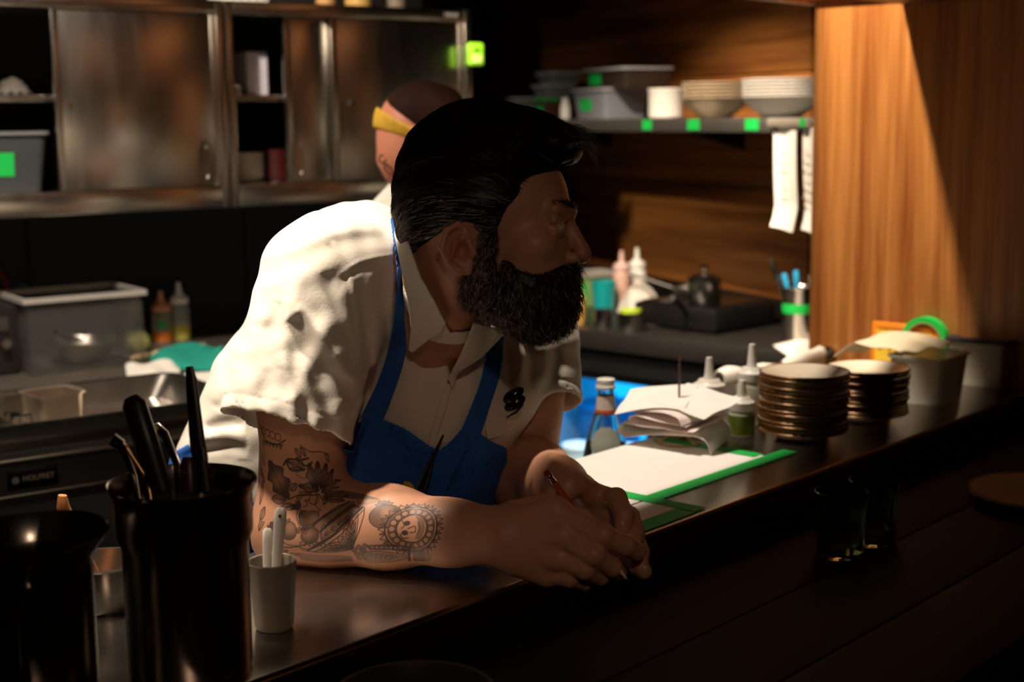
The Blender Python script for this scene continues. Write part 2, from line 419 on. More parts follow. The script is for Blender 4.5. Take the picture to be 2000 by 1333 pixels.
lidbox('plastic_tub', 'cream plastic tub on the upper shelf of the left cabinet', K(-0.565, 0.14, 1.613), HK, 0.13, 0.13, 0.075, mat('cream_tub', '#b5a48a', 0.4), mat('cream_lid', '#cabda6', 0.4))
t = thing('foil_bag', 'crumpled grey bag lying on the upper shelf beside the cream tub', 'bag', K(-0.445, 0.15, 1.613), HK)
A = np.zeros((10, 12, 3))
for i in range(10):
    for j in range(12):
        A[i, j] = (-0.035 + 0.07 * j / 11, -0.04 + 0.08 * i / 9, 0.004 + 0.036 * max(0, math.sin(math.pi * i / 9) * math.sin(math.pi * j / 11)) ** 0.6 * (0.55 + 0.6 * j / 11) + 0.004 * math.sin(3 * i + 2 * j))
G().sheet(A, 0.002).build('bag_skin', mat('foil_grey', '#4d4640', 0.6, 0.1, 0.2, 50), t)
lidbox('storage_box', 'large translucent storage box with green label at the bottom of the left cabinet', K(-0.515, 0.15, 1.4062), HK, 0.22, 0.24, 0.125, mat('smoke_plastic', '#4c4e50', 0.35, 0, 0.1, 20, trans=0.3, ior=1.2), mat('smoke_lid', '#6f7072', 0.4), (0.06, 0.05, 0.005))
t = thing('steel_coffee_grinder', 'small steel and black appliance on the shelf of the two-door cabinet', 'appliance', K(0.058, 0.16, 1.613), HK)
G().box((0, 0, 0.012), (0.07, 0.08, 0.024)).build('base', STEEL, t, bevel=0.004)
G().lathe([(0, 0.024), (0.024, 0.024), (0.027, 0.055), (0, 0.055)], 24).build('drum', BLACKP, t)
G().lathe([(0, 0.055), (0.033, 0.055), (0.035, 0.085), (0.025, 0.1), (0, 0.1)], 24).build('hopper', STEEL, t)
G().lathe([(0, 0), (0.009, 0), (0.009, 0.01), (0, 0.01)], 16).xf(T(0.012, -0.027, 0.07) @ Rx(math.pi / 2)).build('knob', mat('chrome', '#e0dcd6', 0.1, 1), t)
t = thing('white_carton', 'white upright carton on the shelf beside the small steel appliance', 'box', K(0.125, 0.14, 1.613), HK)
G().box((0, 0, 0.05), (0.055, 0.07, 0.1)).build('carton_body', mat('lilac_white', '#cfc8d2', 0.6), t, bevel=0.003)
G().box((0, 0, 0.1008), (0.05, 0.065, 0.0012)).build('flap', mat('lilac_white2', '#e0dae2', 0.6), t)
def plate_prof(r, h=0.02, th=0.0035):
    return [(0, th * 0.9), (r * 0.56, th * 0.9), (r * 0.66, h * 0.42), (r * 0.97, h), (r, h - 0.0006), (r * 0.985, h - th), (r * 0.66, h * 0.42 - th * 0.8), (r * 0.58, 0.0), (r * 0.5, 0.0), (r * 0.48, 0.0012), (0, 0.0012)]
p0 = thing('cabinet_plate', nth(0, 10) + ' white plate in the stack inside the two-door cabinet', 'plate', K(0.085, 0.15, 1.4062), HK, 'plates stacked inside the cabinet')
G().lathe(plate_prof(0.062, 0.014, 0.003), 36).build('plate_body', CERAM, p0)
for i in range(1, 10): dup(p0, K(0.085, 0.15, 1.4062 + i * 0.0062), HK, nth(i, 10) + ' white plate in the stack inside the two-door cabinet')
t = thing('dark_saucepan', 'dark red saucepan beside the plates at the cabinet bottom', 'pan', K(0.195, 0.17, 1.4062), HK)
G().lathe([(0, 0), (0.045, 0), (0.05, 0.006), (0.05, 0.075), (0.053, 0.078), (0.048, 0.078), (0.047, 0.008), (0, 0.006)], 30).build('pan_body', mat('dark_red_enamel', '#3a0d0c', 0.35), t)
G().tube([(0, -0.048, 0.06), (0, -0.075, 0.065), (0, -0.10, 0.066)], [0.005, 0.006, 0.006]).build('handle', BLACKP, t)
# on top of the cabinets
for i, (u, w, c) in enumerate([(0.07, 0.10, '#b9b4ad'), (0.30, 0.05, '#b98a55'), (0.39, 0.07, '#c9a05a'), (0.50, 0.05, '#8a7a6a')]):
    t = thing(['paper_stack', 'spice_tub', 'spice_tub', 'spice_tub'][i], ['pale ribbed carton on top of the two-door cabinet', 'tan tub on top of the cabinet, left of the golden one', 'golden tub on top of the two-door cabinet', 'brown tub on top of the cabinet, rightmost of three'][i], ['box', 'tub', 'tub', 'tub'][i], K(u, 0.08, 1.8222), HK)
    if i == 0:
        G().box((0, 0, 0.03), (w, 0.12, 0.06)).build('carton_body', WHITEP, t, bevel=0.003)
        for k in range(5): G().box((-0.04 + k * 0.02, -0.0605, 0.03), (0.006, 0.001, 0.05)).build('rib', mat('rib_grey', '#8d8a86', 0.6), t)
    else:
        G().lathe([(0, 0), (w * 0.45, 0), (w * 0.5, 0.05), (0, 0.05)], 24).build('tub_body', mat('tub%d' % i, c, 0.5), t)
        G().lathe([(0, 0.05), (w * 0.52, 0.05), (w * 0.52, 0.06), (0, 0.06)], 24).build('lid', mat('tublid%d' % i, '#d8c9a8', 0.5), t)
# green timer on the cabinet side
t = thing('kitchen_timer', 'lime green kitchen timer clipped to the cabinet corner', 'timer', K(0.672, -0.012, 1.711), HK)
lime = mat('lime_plastic', '#8fe02a', 0.4, emit=None)
G().box((-0.004, -0.006, 0), (0.046, 0.016, 0.058)).build('timer_case', lime, t, bevel=0.007, seg=3)
G().box((-0.004, -0.0146, -0.011), (0.030, 0.002, 0.020)).build('lens', mat('lime_light', '#c4ee7c', 0.4), t, bevel=0.0008)
G().box((-0.004, -0.0146, 0.010), (0.016, 0.002, 0.006)).build('slot', BLACKP, t)
G().box((0.004, 0.006, 0), (0.012, 0.010, 0.02)).build('clip', BLACKP, t)

# ------------------------------------------------------------------ shelf on the wood wall
def wl(px, py, t):   # point on a plane parallel to the wood wall, t metres into the wall
    return PPL(px, py, W0 + WN * t, WN)
def toW(p): q = np.asarray(p) - W0; return float(q @ WX), float(q @ WN), float(p[2])
ZS = 1.546
s_l = toW(wl(985, 237, -0.36))[0]; s_r = toW(wl(1600, 237, -0.36))[0]
RW = HW - math.pi / 2
t = thing('wall_shelf', 'dark metal wall shelf carrying tubs and bowls on the wood wall', 'shelf', WW(0, 0, 0), RW)
lo_s, hi_s = min(s_l, s_r), max(s_l, s_r)
G().bb(-0.36, -0.001, lo_s, hi_s, ZS - 0.006, ZS).build('board', mat('shelf_metal', '#5d5a55', 0.4, 0.6), t, bevel=0.001)
G().bb(-0.364, -0.3605, lo_s, hi_s, ZS - 0.034, ZS).build('front_lip', mat('shelf_metal', '#5d5a55', 0.4, 0.6), t, bevel=0.001)
for s in (lo_s + 0.1, (lo_s + hi_s) / 2, hi_s - 0.05):
    G().add([(-0.30, s, ZS - 0.007), (-0.001, s, ZS - 0.007), (-0.001, s, ZS - 0.09), (-0.30, s + 0.012, ZS - 0.007), (-0.001, s + 0.012, ZS - 0.007), (-0.001, s + 0.012, ZS - 0.09)],
            [(0, 1, 2), (3, 5, 4), (0, 3, 4, 1), (1, 4, 5, 2), (2, 5, 3, 0)]).build('bracket', BLACKP, t)
for i, px in enumerate((1263, 1354, 1468)):
    a = toW(wl(px, 223, -0.366))
    g = G().box((0, 0, 0), (0.001, 0.054 if i else 0.045, 0.026)).xf(T(*WW(a[0], -0.3652, ZS - 0.016)) @ Rz(RW))
    tag(g.build('tape_label', GREENT), ['green tape label on the shelf edge below the white tub', 'green tape label on the shelf edge below the cream bowls',
        'green tape label on the shelf edge below the white bowls'][i], 'label')
RS = HW - math.pi
def sh(px, t, z=0.0):
    a = toW(wl(px, 212, t)); return WW(a[0], t, ZS + 0.0003 + z)
CLD = mat('clear_tub', '#9a9c98', 0.25, 0, 0.08, 20, trans=0.6, ior=1.2)
BRN = mat('brown_tub', '#4a3226', 0.45, 0, 0.2, 20)
lidbox('plastic_tub', 'grey plastic tub with green label at the left end of the wall shelf', sh(1004, -0.2), RS, 0.145, 0.13, 0.068, CLD, LIDC, (0.06, 0.032, 0.0))
lidbox('plastic_tub', 'small brown-filled tub with green label, just right of the leftmost shelf tub', sh(1078, -0.17), RS, 0.075, 0.09, 0.062, BRN, GREENT, (0.045, 0.03, 0.0))
t = thing('spice_bottle', 'little white bottle between the tubs on the wall shelf', 'bottle', sh(1104, -0.28), RS)
G().lathe([(0, 0), (0.014, 0), (0.016, 0.01), (0.015, 0.042), (0.008, 0.05), (0, 0.05)], 20).build('bottle_body', WHITEP, t)
G().lathe([(0, 0.05), (0.010, 0.05), (0.010, 0.062), (0, 0.064)], 20).build('cap', WHITEP, t)
lidbox('plastic_tub', 'wide bluish plastic tub with green label beside the white tub', sh(1192, -0.19), RS, 0.205, 0.15, 0.084, CL2, LIDC, (0.07, 0.034, -0.02))
lidbox('plastic_tub', 'flat dark tub with pale lid on top of the wide bluish tub', sh(1226, -0.17, 0.0885), RS, 0.245, 0.16, 0.052, mat('dark_tub', '#3c322b', 0.3, trans=0.3), LIDC, (0.07, 0.03, -0.055), taper=0.94)
lidbox('plastic_tub', 'dark clear tub stacked on the small brown-filled tub', sh(1081, -0.16, 0.067), RS, 0.10, 0.10, 0.038, CLD, LIDC)
lidbox('plastic_tub', 'topmost clear tub on the stack above the small brown-filled tub', sh(1093, -0.13, 0.110), RS, 0.115, 0.11, 0.036, CLD, LIDC)
t = thing('white_tub', 'round white tub on the wall shelf left of the cream bowls', 'tub', sh(1301, -0.24), RS)
G().lathe([(0, 0), (0.044, 0), (0.047, 0.004), (0.048, 0.07), (0.05, 0.073), (0.046, 0.074), (0.045, 0.006), (0, 0.005)], 36).build('tub_body', WHITEP, t)
G().lathe([(0, 0.0742), (0.049, 0.0742), (0.049, 0.079), (0, 0.079)], 36).build('lid', WHITEP, t)
def bowl_prof(r, h, th=0.003):
    return [(0, 0.006), (r * 0.45, 0.007), (r * 0.8, h * 0.5), (r * 0.985, h - 0.001), (r * 1.035, h), (r * 1.035, h - 0.0022), (r * 0.985, h - 0.005), (r * 0.83, h * 0.46), (r * 0.5, 0.002), (r * 0.48, 0), (r * 0.4, 0), (r * 0.4, 0.002), (0, 0.002)]
b0 = thing('stacked_bowl', nth(0, 5) + ' cream bowl in the nested stack beside the round white tub', 'bowl', sh(1398, -0.24), RS, 'cream bowls on the wall shelf')
G().lathe(bowl_prof(0.084, 0.052), 40).build('bowl_body', mat('cream_bowl', '#c9b79c', 0.3), b0)
for i in range(1, 5): dup(b0, sh(1398, -0.24, 0.0092 * i), RS, nth(i, 5) + ' cream bowl in the nested stack beside the round white tub')
b1 = thing('stacked_bowl', nth(0, 6) + ' white bowl in the nested stack above the order rail', 'bowl', sh(1527, -0.23), RS, 'white bowls on the wall shelf')
G().lathe(bowl_prof(0.094, 0.050), 40).build('bowl_body', mat('white_bowl', '#d9d6d0', 0.3), b1)
for i in range(1, 6): dup(b1, sh(1527, -0.23, 0.0080 * i), RS, nth(i, 6) + ' white bowl in the nested stack above the order rail')
# order rail and tickets
a = toW(wl(1545, 215, -0.39)); p = WW(a[0], -0.39, ZS - 0.012)
t = thing('order_rail', 'aluminium order rail clipped to the shelf edge with green tape', 'rail', p, RS)
G().box((0, 0, 0), (0.15, 0.024, 0.02)).build('rail_body', mat('alu', '#bdb3a6', 0.4, 0.6), t, bevel=0.004)
G().box((0.058, -0.0127, 0), (0.02, 0.001, 0.018)).build('tape_end', GREENT, t)
G().box((-0.06, 0.004, -0.018), (0.02, 0.012, 0.016)).build('clamp', BLACKP, t)
for i, (dx, w, lab) in enumerate(((-0.016, 0.088, 'long white order ticket hanging from the rail, left one'), (0.072, 0.05, 'white order ticket hanging from the rail beside the pillar'))):
    t2 = thing('order_ticket', lab, 'receipt', p + np.array([0, 0, -0.0105]), RS)
    A = np.zeros((22, 6, 3))
    for k in range(22):
        f = k / 21
        for j in range(6):
            A[k, j] = (dx + (j / 5 - 0.5) * w + 0.012 * f * f * (1 if i == 0 else 1.6) + 0.006 * f * f * f, -0.002 - 0.05 * max(0, f - 0.75) ** 1.2 * 2 + 0.004 * math.sin(j), -0.225 * f + 0.02 * max(0, f - 0.9) * 10 * (1 - j / 5) * 0.4)
    G().sheet(A, 0.0007).build('paper', PAPER, t2)
    for k in range(7):
        G().box((dx + 0.001 * k - 0.008, -0.0045, -0.05 - 0.02 * k), (0.016 + 0.006 * (k % 3), 0.0006, 0.003)).build('print_line', mat('faint_print', '#cdbfb8', 0.8), t2)

# ------------------------------------------------------------------ rear counter, fridge
ZR = 1.0; XR = 2.90
t = thing('rear_counter', 'black-topped counter along the wood wall', 'counter', (XR, 2.1, 0))
YR0, YR1 = 1.58, 2.80
def wallx(y): return W0[0] + (y - W0[1]) / 0.921 * 0.39
poly = [(XR, YR0), (wallx(YR0) - 0.005 + 0.0, YR0), (wallx(YR1) - 0.005, YR1), (XR, YR1)]
poly = [(XR, YR0), (wallx(1.80) - 0.04, YR0), (wallx(1.80) - 0.04, 1.80), (wallx(1.95) - 0.012, 1.95), (wallx(YR1) - 0.012, YR1), (XR, YR1)]
BTOP = mat('black_stone', '#24211f', 0.38, 0, 0.25, 40)
G().prism(poly, ZR - 0.05, ZR).build('worktop', BTOP, t, world=True, bevel=0.003)
G().bb(XR + 0.02, XR + 0.05, YR0, YR1, ZR - 0.115, ZR - 0.0505).build('apron_board', BLACKP, t, world=True)
g = G().box((0, 0, 0), (0.02, 1.15, 0.058)).xf(T(*WW(0.5, -0.014, ZR + 0.0295)) @ Rz(RW)); g.build('backsplash', BLACKP, t, world=True)
# fridge under it, open fronted with blue light
zt = ZR - 0.116
t = thing('undercounter_fridge', 'open under-counter fridge glowing bright blue inside', 'fridge', (XR, 2.1, 0))
fy0, fy1, fd = 1.60, 2.62, 0.42
fb = mat('fridge_black', '#0d0d10', 0.5)
fi = mat('fridge_liner', '#9fc4dc', 0.5)
G().bb(XR + 0.03, XR + fd, fy0, fy1, 0.10, 0.13).build('floor_panel', fi, t, world=True)
G().bb(XR + 0.03, XR + fd, fy0, fy1, zt - 0.02, zt - 0.001).build('top_panel', fb, t, world=True)
G().bb(XR + fd, XR + fd + 0.02, fy0, fy1, 0.10, zt - 0.001).build('back_liner', fi, t, world=True)
for y in (fy0, fy1 - 0.02): G().bb(XR + 0.03, XR + fd, y, y + 0.02, 0.131, zt - 0.021).build('side_panel', fi, t, world=True)
ym = float(PPL(1278, 760, (XR + 0.02, 0, 0), np.array([1.0, 0, 0]))[1])
G().bb(XR + 0.022, XR + 0.05, ym - 0.027, ym + 0.027, 0.131, zt - 0.021).build('mullion', mat('navy_frame', '#10182a', 0.4), t, world=True)
G().bb(XR + 0.022, XR + 0.05, fy0 + 0.02, fy0 + 0.16, 0.131, zt - 0.021).build('door_frame', fb, t, world=True)
G().bb(XR + 0.05, XR + fd - 0.01, fy0 + 0.021, fy1 - 0.021, 0.55, 0.556).build('wire_shelf', fi, t, world=True)
BLUEL = mat('blue_led', '#1aa6ff', 0.4, emit=('#14b4f0', 30))
G().bb(XR + fd - 0.012, XR + fd - 0.002, fy0 + 0.05, fy1 - 0.05, zt - 0.40, zt - 0.06).build('light_panel', mat('blue_led_panel', '#1aa6ff', 0.4, emit=('#12a4e0', 1.6)), t, world=True)
G().bb(XR + 0.08, XR + 0.10, fy0 + 0.05, fy1 - 0.05, zt - 0.026, zt - 0.0205).build('light_strip', BLUEL, t, world=True)
# goods in the fridge
def onx(px, py, X): return PPL(px, py, (X, 0, 0), np.array([1.0, 0, 0]))
p = onx(1190, 800, XR + 0.29)
t = thing('fridge_pot', 'round blue-lit pot standing on the fridge shelf behind the bottle', 'pot', (p[0], p[1], 0.557))
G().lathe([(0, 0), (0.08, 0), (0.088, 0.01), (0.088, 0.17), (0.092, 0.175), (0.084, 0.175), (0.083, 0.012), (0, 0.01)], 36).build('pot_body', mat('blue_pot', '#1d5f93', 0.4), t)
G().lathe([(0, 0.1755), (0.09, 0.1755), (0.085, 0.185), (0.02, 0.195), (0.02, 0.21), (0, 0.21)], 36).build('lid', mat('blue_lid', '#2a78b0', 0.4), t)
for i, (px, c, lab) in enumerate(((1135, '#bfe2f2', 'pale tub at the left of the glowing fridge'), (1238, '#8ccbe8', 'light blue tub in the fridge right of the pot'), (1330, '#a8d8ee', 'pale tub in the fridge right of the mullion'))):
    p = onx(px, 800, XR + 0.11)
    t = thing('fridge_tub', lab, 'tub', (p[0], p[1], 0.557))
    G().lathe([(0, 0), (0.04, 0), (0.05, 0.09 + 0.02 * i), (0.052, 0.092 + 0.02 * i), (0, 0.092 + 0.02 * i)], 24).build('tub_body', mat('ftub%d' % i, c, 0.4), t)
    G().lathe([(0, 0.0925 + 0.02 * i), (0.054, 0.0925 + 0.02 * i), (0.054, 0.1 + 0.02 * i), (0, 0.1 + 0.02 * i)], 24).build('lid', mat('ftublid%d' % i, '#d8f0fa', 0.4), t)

# ------------------------------------------------------------------ goods on the rear counter
def rc(px, py): return PZ(px, py, ZR + 0.0003)
def squeeze(name, label, loc, r, h, mb, mc, nozzle=0.05, fill=None, band=None, group=None, nr=0.005):
    t = thing(name, label, 'bottle', loc, 0.0, group)
    G().lathe([(0, 0), (r * 0.94, 0), (r, 0.004), (r, h * 0.86), (r * 0.9, h * 0.95), (r * 0.72, h), (0, h)], 32).build('bottle_body', mb, t)
    c = G().lathe([(0, h + 0.0002), (r * 0.94, h + 0.0002), (r * 0.96, h + 0.003), (r * 0.96, h + 0.014), (r * 0.7, h + 0.018), (r * 0.62, h + 0.022), (0, h + 0.022)], 32).build('cap', mc, t)
    G().lathe([(0, h + 0.022), (r * 0.36, h + 0.022), (nr * 1.5, h + 0.03), (nr, h + 0.022 + nozzle), (0, h + 0.022 + nozzle + 0.001)], 20).build('nozzle', mc, c)
    if fill: G().lathe([(r * 1.004, 0.003), (r * 1.012, fill[0] * 0.5), (r * 1.004, fill[0])], 32).build('contents', fill[1], t)
    if band: G().lathe([(r * 1.006, band[0]), (r * 1.02, (band[0] + band[1]) / 2), (r * 1.006, band[1])], 32).build('tape_label', GREENT, t)
    return t
lidbox('storage_box', 'green-taped food box on the rear counter behind the beard', rc(1162, 592), RS, 0.13, 0.12, 0.09, mat('olive_box', '#6d8a55', 0.5), mat('grey_lid2', '#9a948c', 0.5), (0.12, 0.04, 0))
t = thing('teal_cup', 'teal plastic cup in front of the green-taped box', 'cup', rc(1180, 612), 0)
G().lathe([(0, 0), (0.027, 0), (0.035, 0.09), (0.036, 0.09), (0.034, 0.091), (0.026, 0.004), (0, 0.004)], 28).build('cup_body', mat('teal_plastic', '#0f8f92', 0.4), t)
t = thing('amber_jar', 'amber squeeze jar at the left end of the rear counter', 'jar', rc(1127, 632), 0)
G().lathe([(0, 0), (0.022, 0), (0.024, 0.01), (0.024, 0.07), (0.018, 0.078), (0, 0.078)], 24).build('jar_body', mat('amber_jar', '#d9a85a', 0.4), t)
G().lathe([(0, 0.0782), (0.019, 0.0782), (0.019, 0.09), (0, 0.09)], 24).build('cap', mat('amber_cap', '#e6cf9a', 0.4), t)
squeeze('squeeze_bottle', 'pinkish squeeze bottle on the rear counter beside the white bag', rc(1214, 606), 0.025, 0.115, mat('pink_bottle', '#c9a091', 0.4), mat('pink_cap', '#d9b5a8', 0.4), 0.034)
squeeze('squeeze_bottle', 'white squeeze bottle rising behind the white bag', rc(1244, 600), 0.027, 0.115, WHITEP, WHITEP, 0.036)
# white bag
t = thing('white_bag', 'slumped white plastic bag on the rear counter', 'bag', rc(1250, 612), RS)
n, m2 = 18, 28; A = []
for i in range(n):
    f = i / (n - 1); row = []
    for j in range(m2 + 1):
        an = 2 * math.pi * j / m2; rr = (0.068 * (1 - f) ** 0.55 + 0.006) * (1 + 0.10 * math.sin(5 * an + 4 * f) + 0.05 * math.sin(9 * an))
        row.append((rr * math.cos(an), 0.8 * rr * math.sin(an), 0.085 * f + 0.001))
    A.append(row)
G().sheet(A, 0.001).build('bag_skin', mat('bag_white', '#cfc6bb', 0.6, 0, 0.06, 40), t)
G().tube([(0.0, 0, 0.082), (0.004, 0.0, 0.09), (0.008, 0.0, 0.096)], [0.006, 0.007, 0.003]).build('twist', mat('bag_white', '#cfc6bb', 0.6), t)
for i, (px, py, r, lab) in enumerate(((1178, 640, 0.024, 'small steel sauce pan left of the lime-lidded one'), (1232, 646, 0.036, 'small steel pan with a lime green lid'))):
    t = thing('sauce_pan', lab, 'pan', rc(px, py), 0)
    G().lathe([(0, 0), (r * 0.95, 0), (r, 0.004), (r, 0.045), (r * 1.05, 0.048), (r * 0.96, 0.048), (r * 0.95, 0.006), (0, 0.005)], 28).build('pan_body', STEEL, t)
    if i: G().lathe([(0, 0.0484), (r * 0.75, 0.0484), (r * 0.75, 0.056), (0, 0.058)], 28).build('lid', mat('lime_lid', '#b7d334', 0.5), t)
    else: G().tube([(0, -r, 0.04), (0, -r - 0.02, 0.045), (0, -r - 0.045, 0.045)], 0.003).build('handle', STEEL, t)
# black griddle with steel pot
pg = rc(1418, 634) - WN * 0.05
t = thing('induction_hob', 'black induction hob on the rear counter', 'hob', pg, -0.1)
G().box((0.0, 0.02, 0.035), (0.25, 0.28, 0.06)).build('hob_body', mat('hob_black', '#151414', 0.3), t, bevel=0.008)
G().box((0.0, 0.02, 0.067), (0.22, 0.25, 0.003)).build('glass_top', mat('hob_glass', '#0c0c0d', 0.12), t)
for sx in (-0.1, 0.10):
    for sy in (-0.09, 0.15): G().lathe([(0, 0), (0.012, 0), (0.012, 0.005), (0, 0.005)], 12, (sx, sy, 0)).build('foot', BLACKP, t)
G().tube([(-0.12, -0.02, 0.05), (-0.19, -0.05, 0.085), (-0.22, -0.06, 0.1)], [0.006, 0.007, 0.007]).build('lever', BLACKP, t)
t = thing('steel_pot', 'small steel pot with knobbed lid standing on the black hob', 'pot', pg + np.array([0.0, 0.02, 0.0688]), -0.1)
G().lathe([(0, 0), (0.042, 0), (0.046, 0.006), (0.046, 0.05), (0.049, 0.053), (0, 0.053)], 32).build('pot_body', STEEL, t)
l = G().lathe([(0, 0.0535), (0.047, 0.0535), (0.03, 0.066), (0, 0.07)], 32).build('lid', STEEL, t)
G().lathe([(0, 0.07), (0.005, 0.07), (0.006, 0.078), (0.012, 0.082), (0.010, 0.092), (0, 0.094)], 20).build('knob', mat('chrome', '#e0dcd6', 0.1, 1), l)
t = thing('ladle', 'steel ladle resting across the hob edge behind the pot', 'ladle', pg + np.array([0.07, 0.10, 0.0688]), 0)
G().tube([(0, 0.06, 0.012), (-0.02, 0.12, 0.03), (-0.04, 0.19, 0.05)], [0.003, 0.003, 0.006], 8).build('handle', mat('dull_steel', '#6f6a66', 0.5, 0.8), t)
G().lathe([(0, 0.0), (0.02, 0.004), (0.03, 0.018), (0.032, 0.018), (0.022, 0.002), (0, -0.0)], 20, (0, 0.035, 0)).build('cup', mat('dull_steel', '#6f6a66', 0.5, 0.8), t)
# utensil crock with tongs
pu = rc(1557, 662)
t = thing('utensil_crock', 'steel utensil crock banded with green tape beside the pillar', 'crock', pu, 0)
G().lathe([(0, 0), (0.036, 0), (0.037, 0.004), (0.038, 0.125), (0.041, 0.13), (0.0385, 0.131), (0.035, 0.125), (0.034, 0.006), (0, 0.005)], 36).build('crock_body', STEEL, t)
G().lathe([(0.0378, 0.066), (0.0386, 0.074), (0.0386, 0.084), (0.0382, 0.09)], 36).build('tape_band', GREENT, t)
bl = mat('blue_grip', '#2a9ed0', 0.4)
for i, (a, b, grip, lab, cat, nm) in enumerate((((0.0, 0.01, 0.01), (-0.055, 0.045, 0.20), STEEL, 'steel tongs leaning left out of the utensil crock', 'tongs', 'tongs'),
        ((-0.01, -0.01, 0.01), (-0.035, 0.02, 0.165), bl, 'blue-handled tongs in the utensil crock', 'tongs', 'tongs'), ((0.012, 0.0, 0.01), (-0.012, 0.0, 0.172), bl, 'blue-handled spoon in the utensil crock', 'spoon', 'serving_spoon'),
        ((0.01, -0.012, 0.01), (0.03, -0.02, 0.16), STEEL, 'steel spoon in the crock nearest the pillar', 'spoon', 'serving_spoon'))):
    t = thing(nm, lab, cat, pu, 0)
    a = np.array(a); b = np.array(b); mdl = a + (b - a) * 0.72
    G().tube([a, mdl], 0.0028, 8).build('shaft', STEEL, t)
    G().tube([mdl, b - (b - a) * 0.03, b], [0.006, 0.007, 0.004], 10).build('grip', grip, t)
# paper on the counter by the pillar
A = np.zeros((6, 6, 3)); c0, c1, c2, c3 = rc(1510, 676), rc(1600, 655), rc(1640, 690), rc(1545, 700)
for i in range(6):
    for j in range(6):
        u, v = i / 5, j / 5; A[i, j] = (c0 * (1 - u) + c1 * u) * (1 - v) + (c3 * (1 - u) + c2 * u) * v + np.array([0, 0, 0.001 + 0.004 * math.sin(u * 3) * v])
tag(G().sheet(A, 0.0006).build('paper_sheet', PAPER), 'white paper sheet on the black rear counter next to the pillar', 'paper')
# ------------------------------------------------------------------ left work line along the cabinet wall
ZT = 1.02
t = thing('worktable', 'steel worktable against the black wall below the cabinets', 'table', K(0, 0, 0), HK)
G().bb(-1.9, 0.30, -0.36, 0.365, ZT - 0.035, ZT).build('tabletop', mat('worktable_steel', '#9a8f85', 0.4, 0.9, 0.12, 12), t, bevel=0.003)
for u in (-1.85, 0.25):
    for v in (-0.32, 0.32): G().bb(u, u + 0.04, v, v + 0.04, 0, ZT - 0.036).build('leg', STEEL, t)
G().bb(-1.85, 0.28, -0.3, 0.34, 0.3, 0.32).build('undershelf', STEEL, t)
t = thing('prep_fridge', 'black fronted prep fridge with steel trims and badge under the steel tray', 'fridge', K(-0.9, -0.545, 0), HK)
G().bb(-0.7, 0.50, -0.17, 0.175, 0.1, ZT - 0.002).build('cabinet_body', mat('prep_black', '#1a1817', 0.42), t, bevel=0.004)
for z in (0.998, 0.938): G().bb(-0.7, 0.50, -0.182, -0.1705, z, z + 0.010).build('trim', STEEL, t, bevel=0.002)
G().bb(-0.7, 0.49, -0.178, -0.1705, 0.30, 0.930).build('door', mat('prep_door', '#232120', 0.4), t, bevel=0.003)
pb = toK(PPL(64, 918, K(0, -0.545 - 0.172), KN)); bu = pb[0] + 0.9
p = G().bb(bu - 0.042, bu + 0.042, -0.1745, -0.1705, 0.953, 0.989).build('badge', mat('badge_black', '#070707', 0.3), t, bevel=0.003)
G().lathe([(0, 0), (0.006, 0), (0.006, 0.001), (0, 0.001)], 20).xf(T(bu - 0.030, -0.1746, 0.971) @ Rx(math.pi / 2)).build('emblem', mat('badge_blue', '#aab6cc', 0.4, 0.3), p)
text_mesh('HOLFRET', 0.0125, 'lettering', PALE, p, T(bu + 0.008, -0.1750, 0.9715) @ Rx(math.pi / 2))
# steel tray on it
t = thing('steel_tray', 'long shallow steel tray on the black fronted prep fridge', 'tray', K(-0.785, -0.555, ZT - 0.0015), HK)
def pan(w, d, h, lip=0.012, r=0.03, th=0.0016):
    def ring(ww, dd, z, rr):
        out = []
        for sx, sy, a0 in ((1, 1, 0), (-1, 1, 90), (-1, -1, 180), (1, -1, 270)):
            for q in (0, 22, 45, 68, 90):
                an = math.radians(a0 + q); out.append((sx * (ww - rr) + rr * math.cos(an), sy * (dd - rr) + rr * math.sin(an), z))
        return out
    a, b = w / 2, d / 2; g = G(); n = 20
    rs = [ring(a * 0.93, b * 0.93, th, r), ring(a - th, b - th, h - 0.002, r), ring(a + lip, b + lip, h, r + lip), ring(a + lip, b + lip, h - 0.003, r + lip), ring(a, b, h - 0.004, r), ring(a * 0.93 + th, b * 0.93 + th, 0, r)]
    vs = sum(rs, []); fs = [tuple(range(n - 1, -1, -1)), tuple(5 * n + i for i in range(n))]
    for k in range(5): fs += [(k * n + i, k * n + (i + 1) % n, (k + 1) * n + (i + 1) % n, (k + 1) * n + i) for i in range(n)]
    return g.add(vs, fs)
pan(0.90, 0.30, 0.045).build('tray_body', STEEL, t)
G().box((0, 0, 0.0022), (0.5, 0.2, 0.0008)).build('base_press', STEEL, t)
ZTY = ZT + 0.0012
t = thing('square_insert_pan', 'small square steel insert pan standing on the long tray', 'pan', PZ(105, 822, ZTY), HK + 0.1)
pan(0.085, 0.085, 0.055, 0.006, 0.012).build('pan_body', mat('warm_steel', '#b9a894', 0.35, 0.9), t)
G().box((0, 0, 0.02), (0.07, 0.07, 0.025)).build('contents', mat('brown_sauce', '#4a3520', 0.4), t)
t = thing('steel_cup', 'shiny steel measuring cup at the left edge on the tray', 'cup', PZ(10, 858, ZTY), 0)
G().lathe([(0, 0), (0.024, 0), (0.027, 0.004), (0.029, 0.04), (0.031, 0.041), (0.027, 0.041), (0.025, 0.005), (0, 0.004)], 28).build('cup_body', mat('chrome', '#e0dcd6', 0.1, 1), t)
G().tube([(0.029, 0, 0.035), (0.05, 0, 0.034), (0.052, 0, 0.018), (0.03, 0, 0.012)], 0.003, 8).build('handle', STEEL, t)
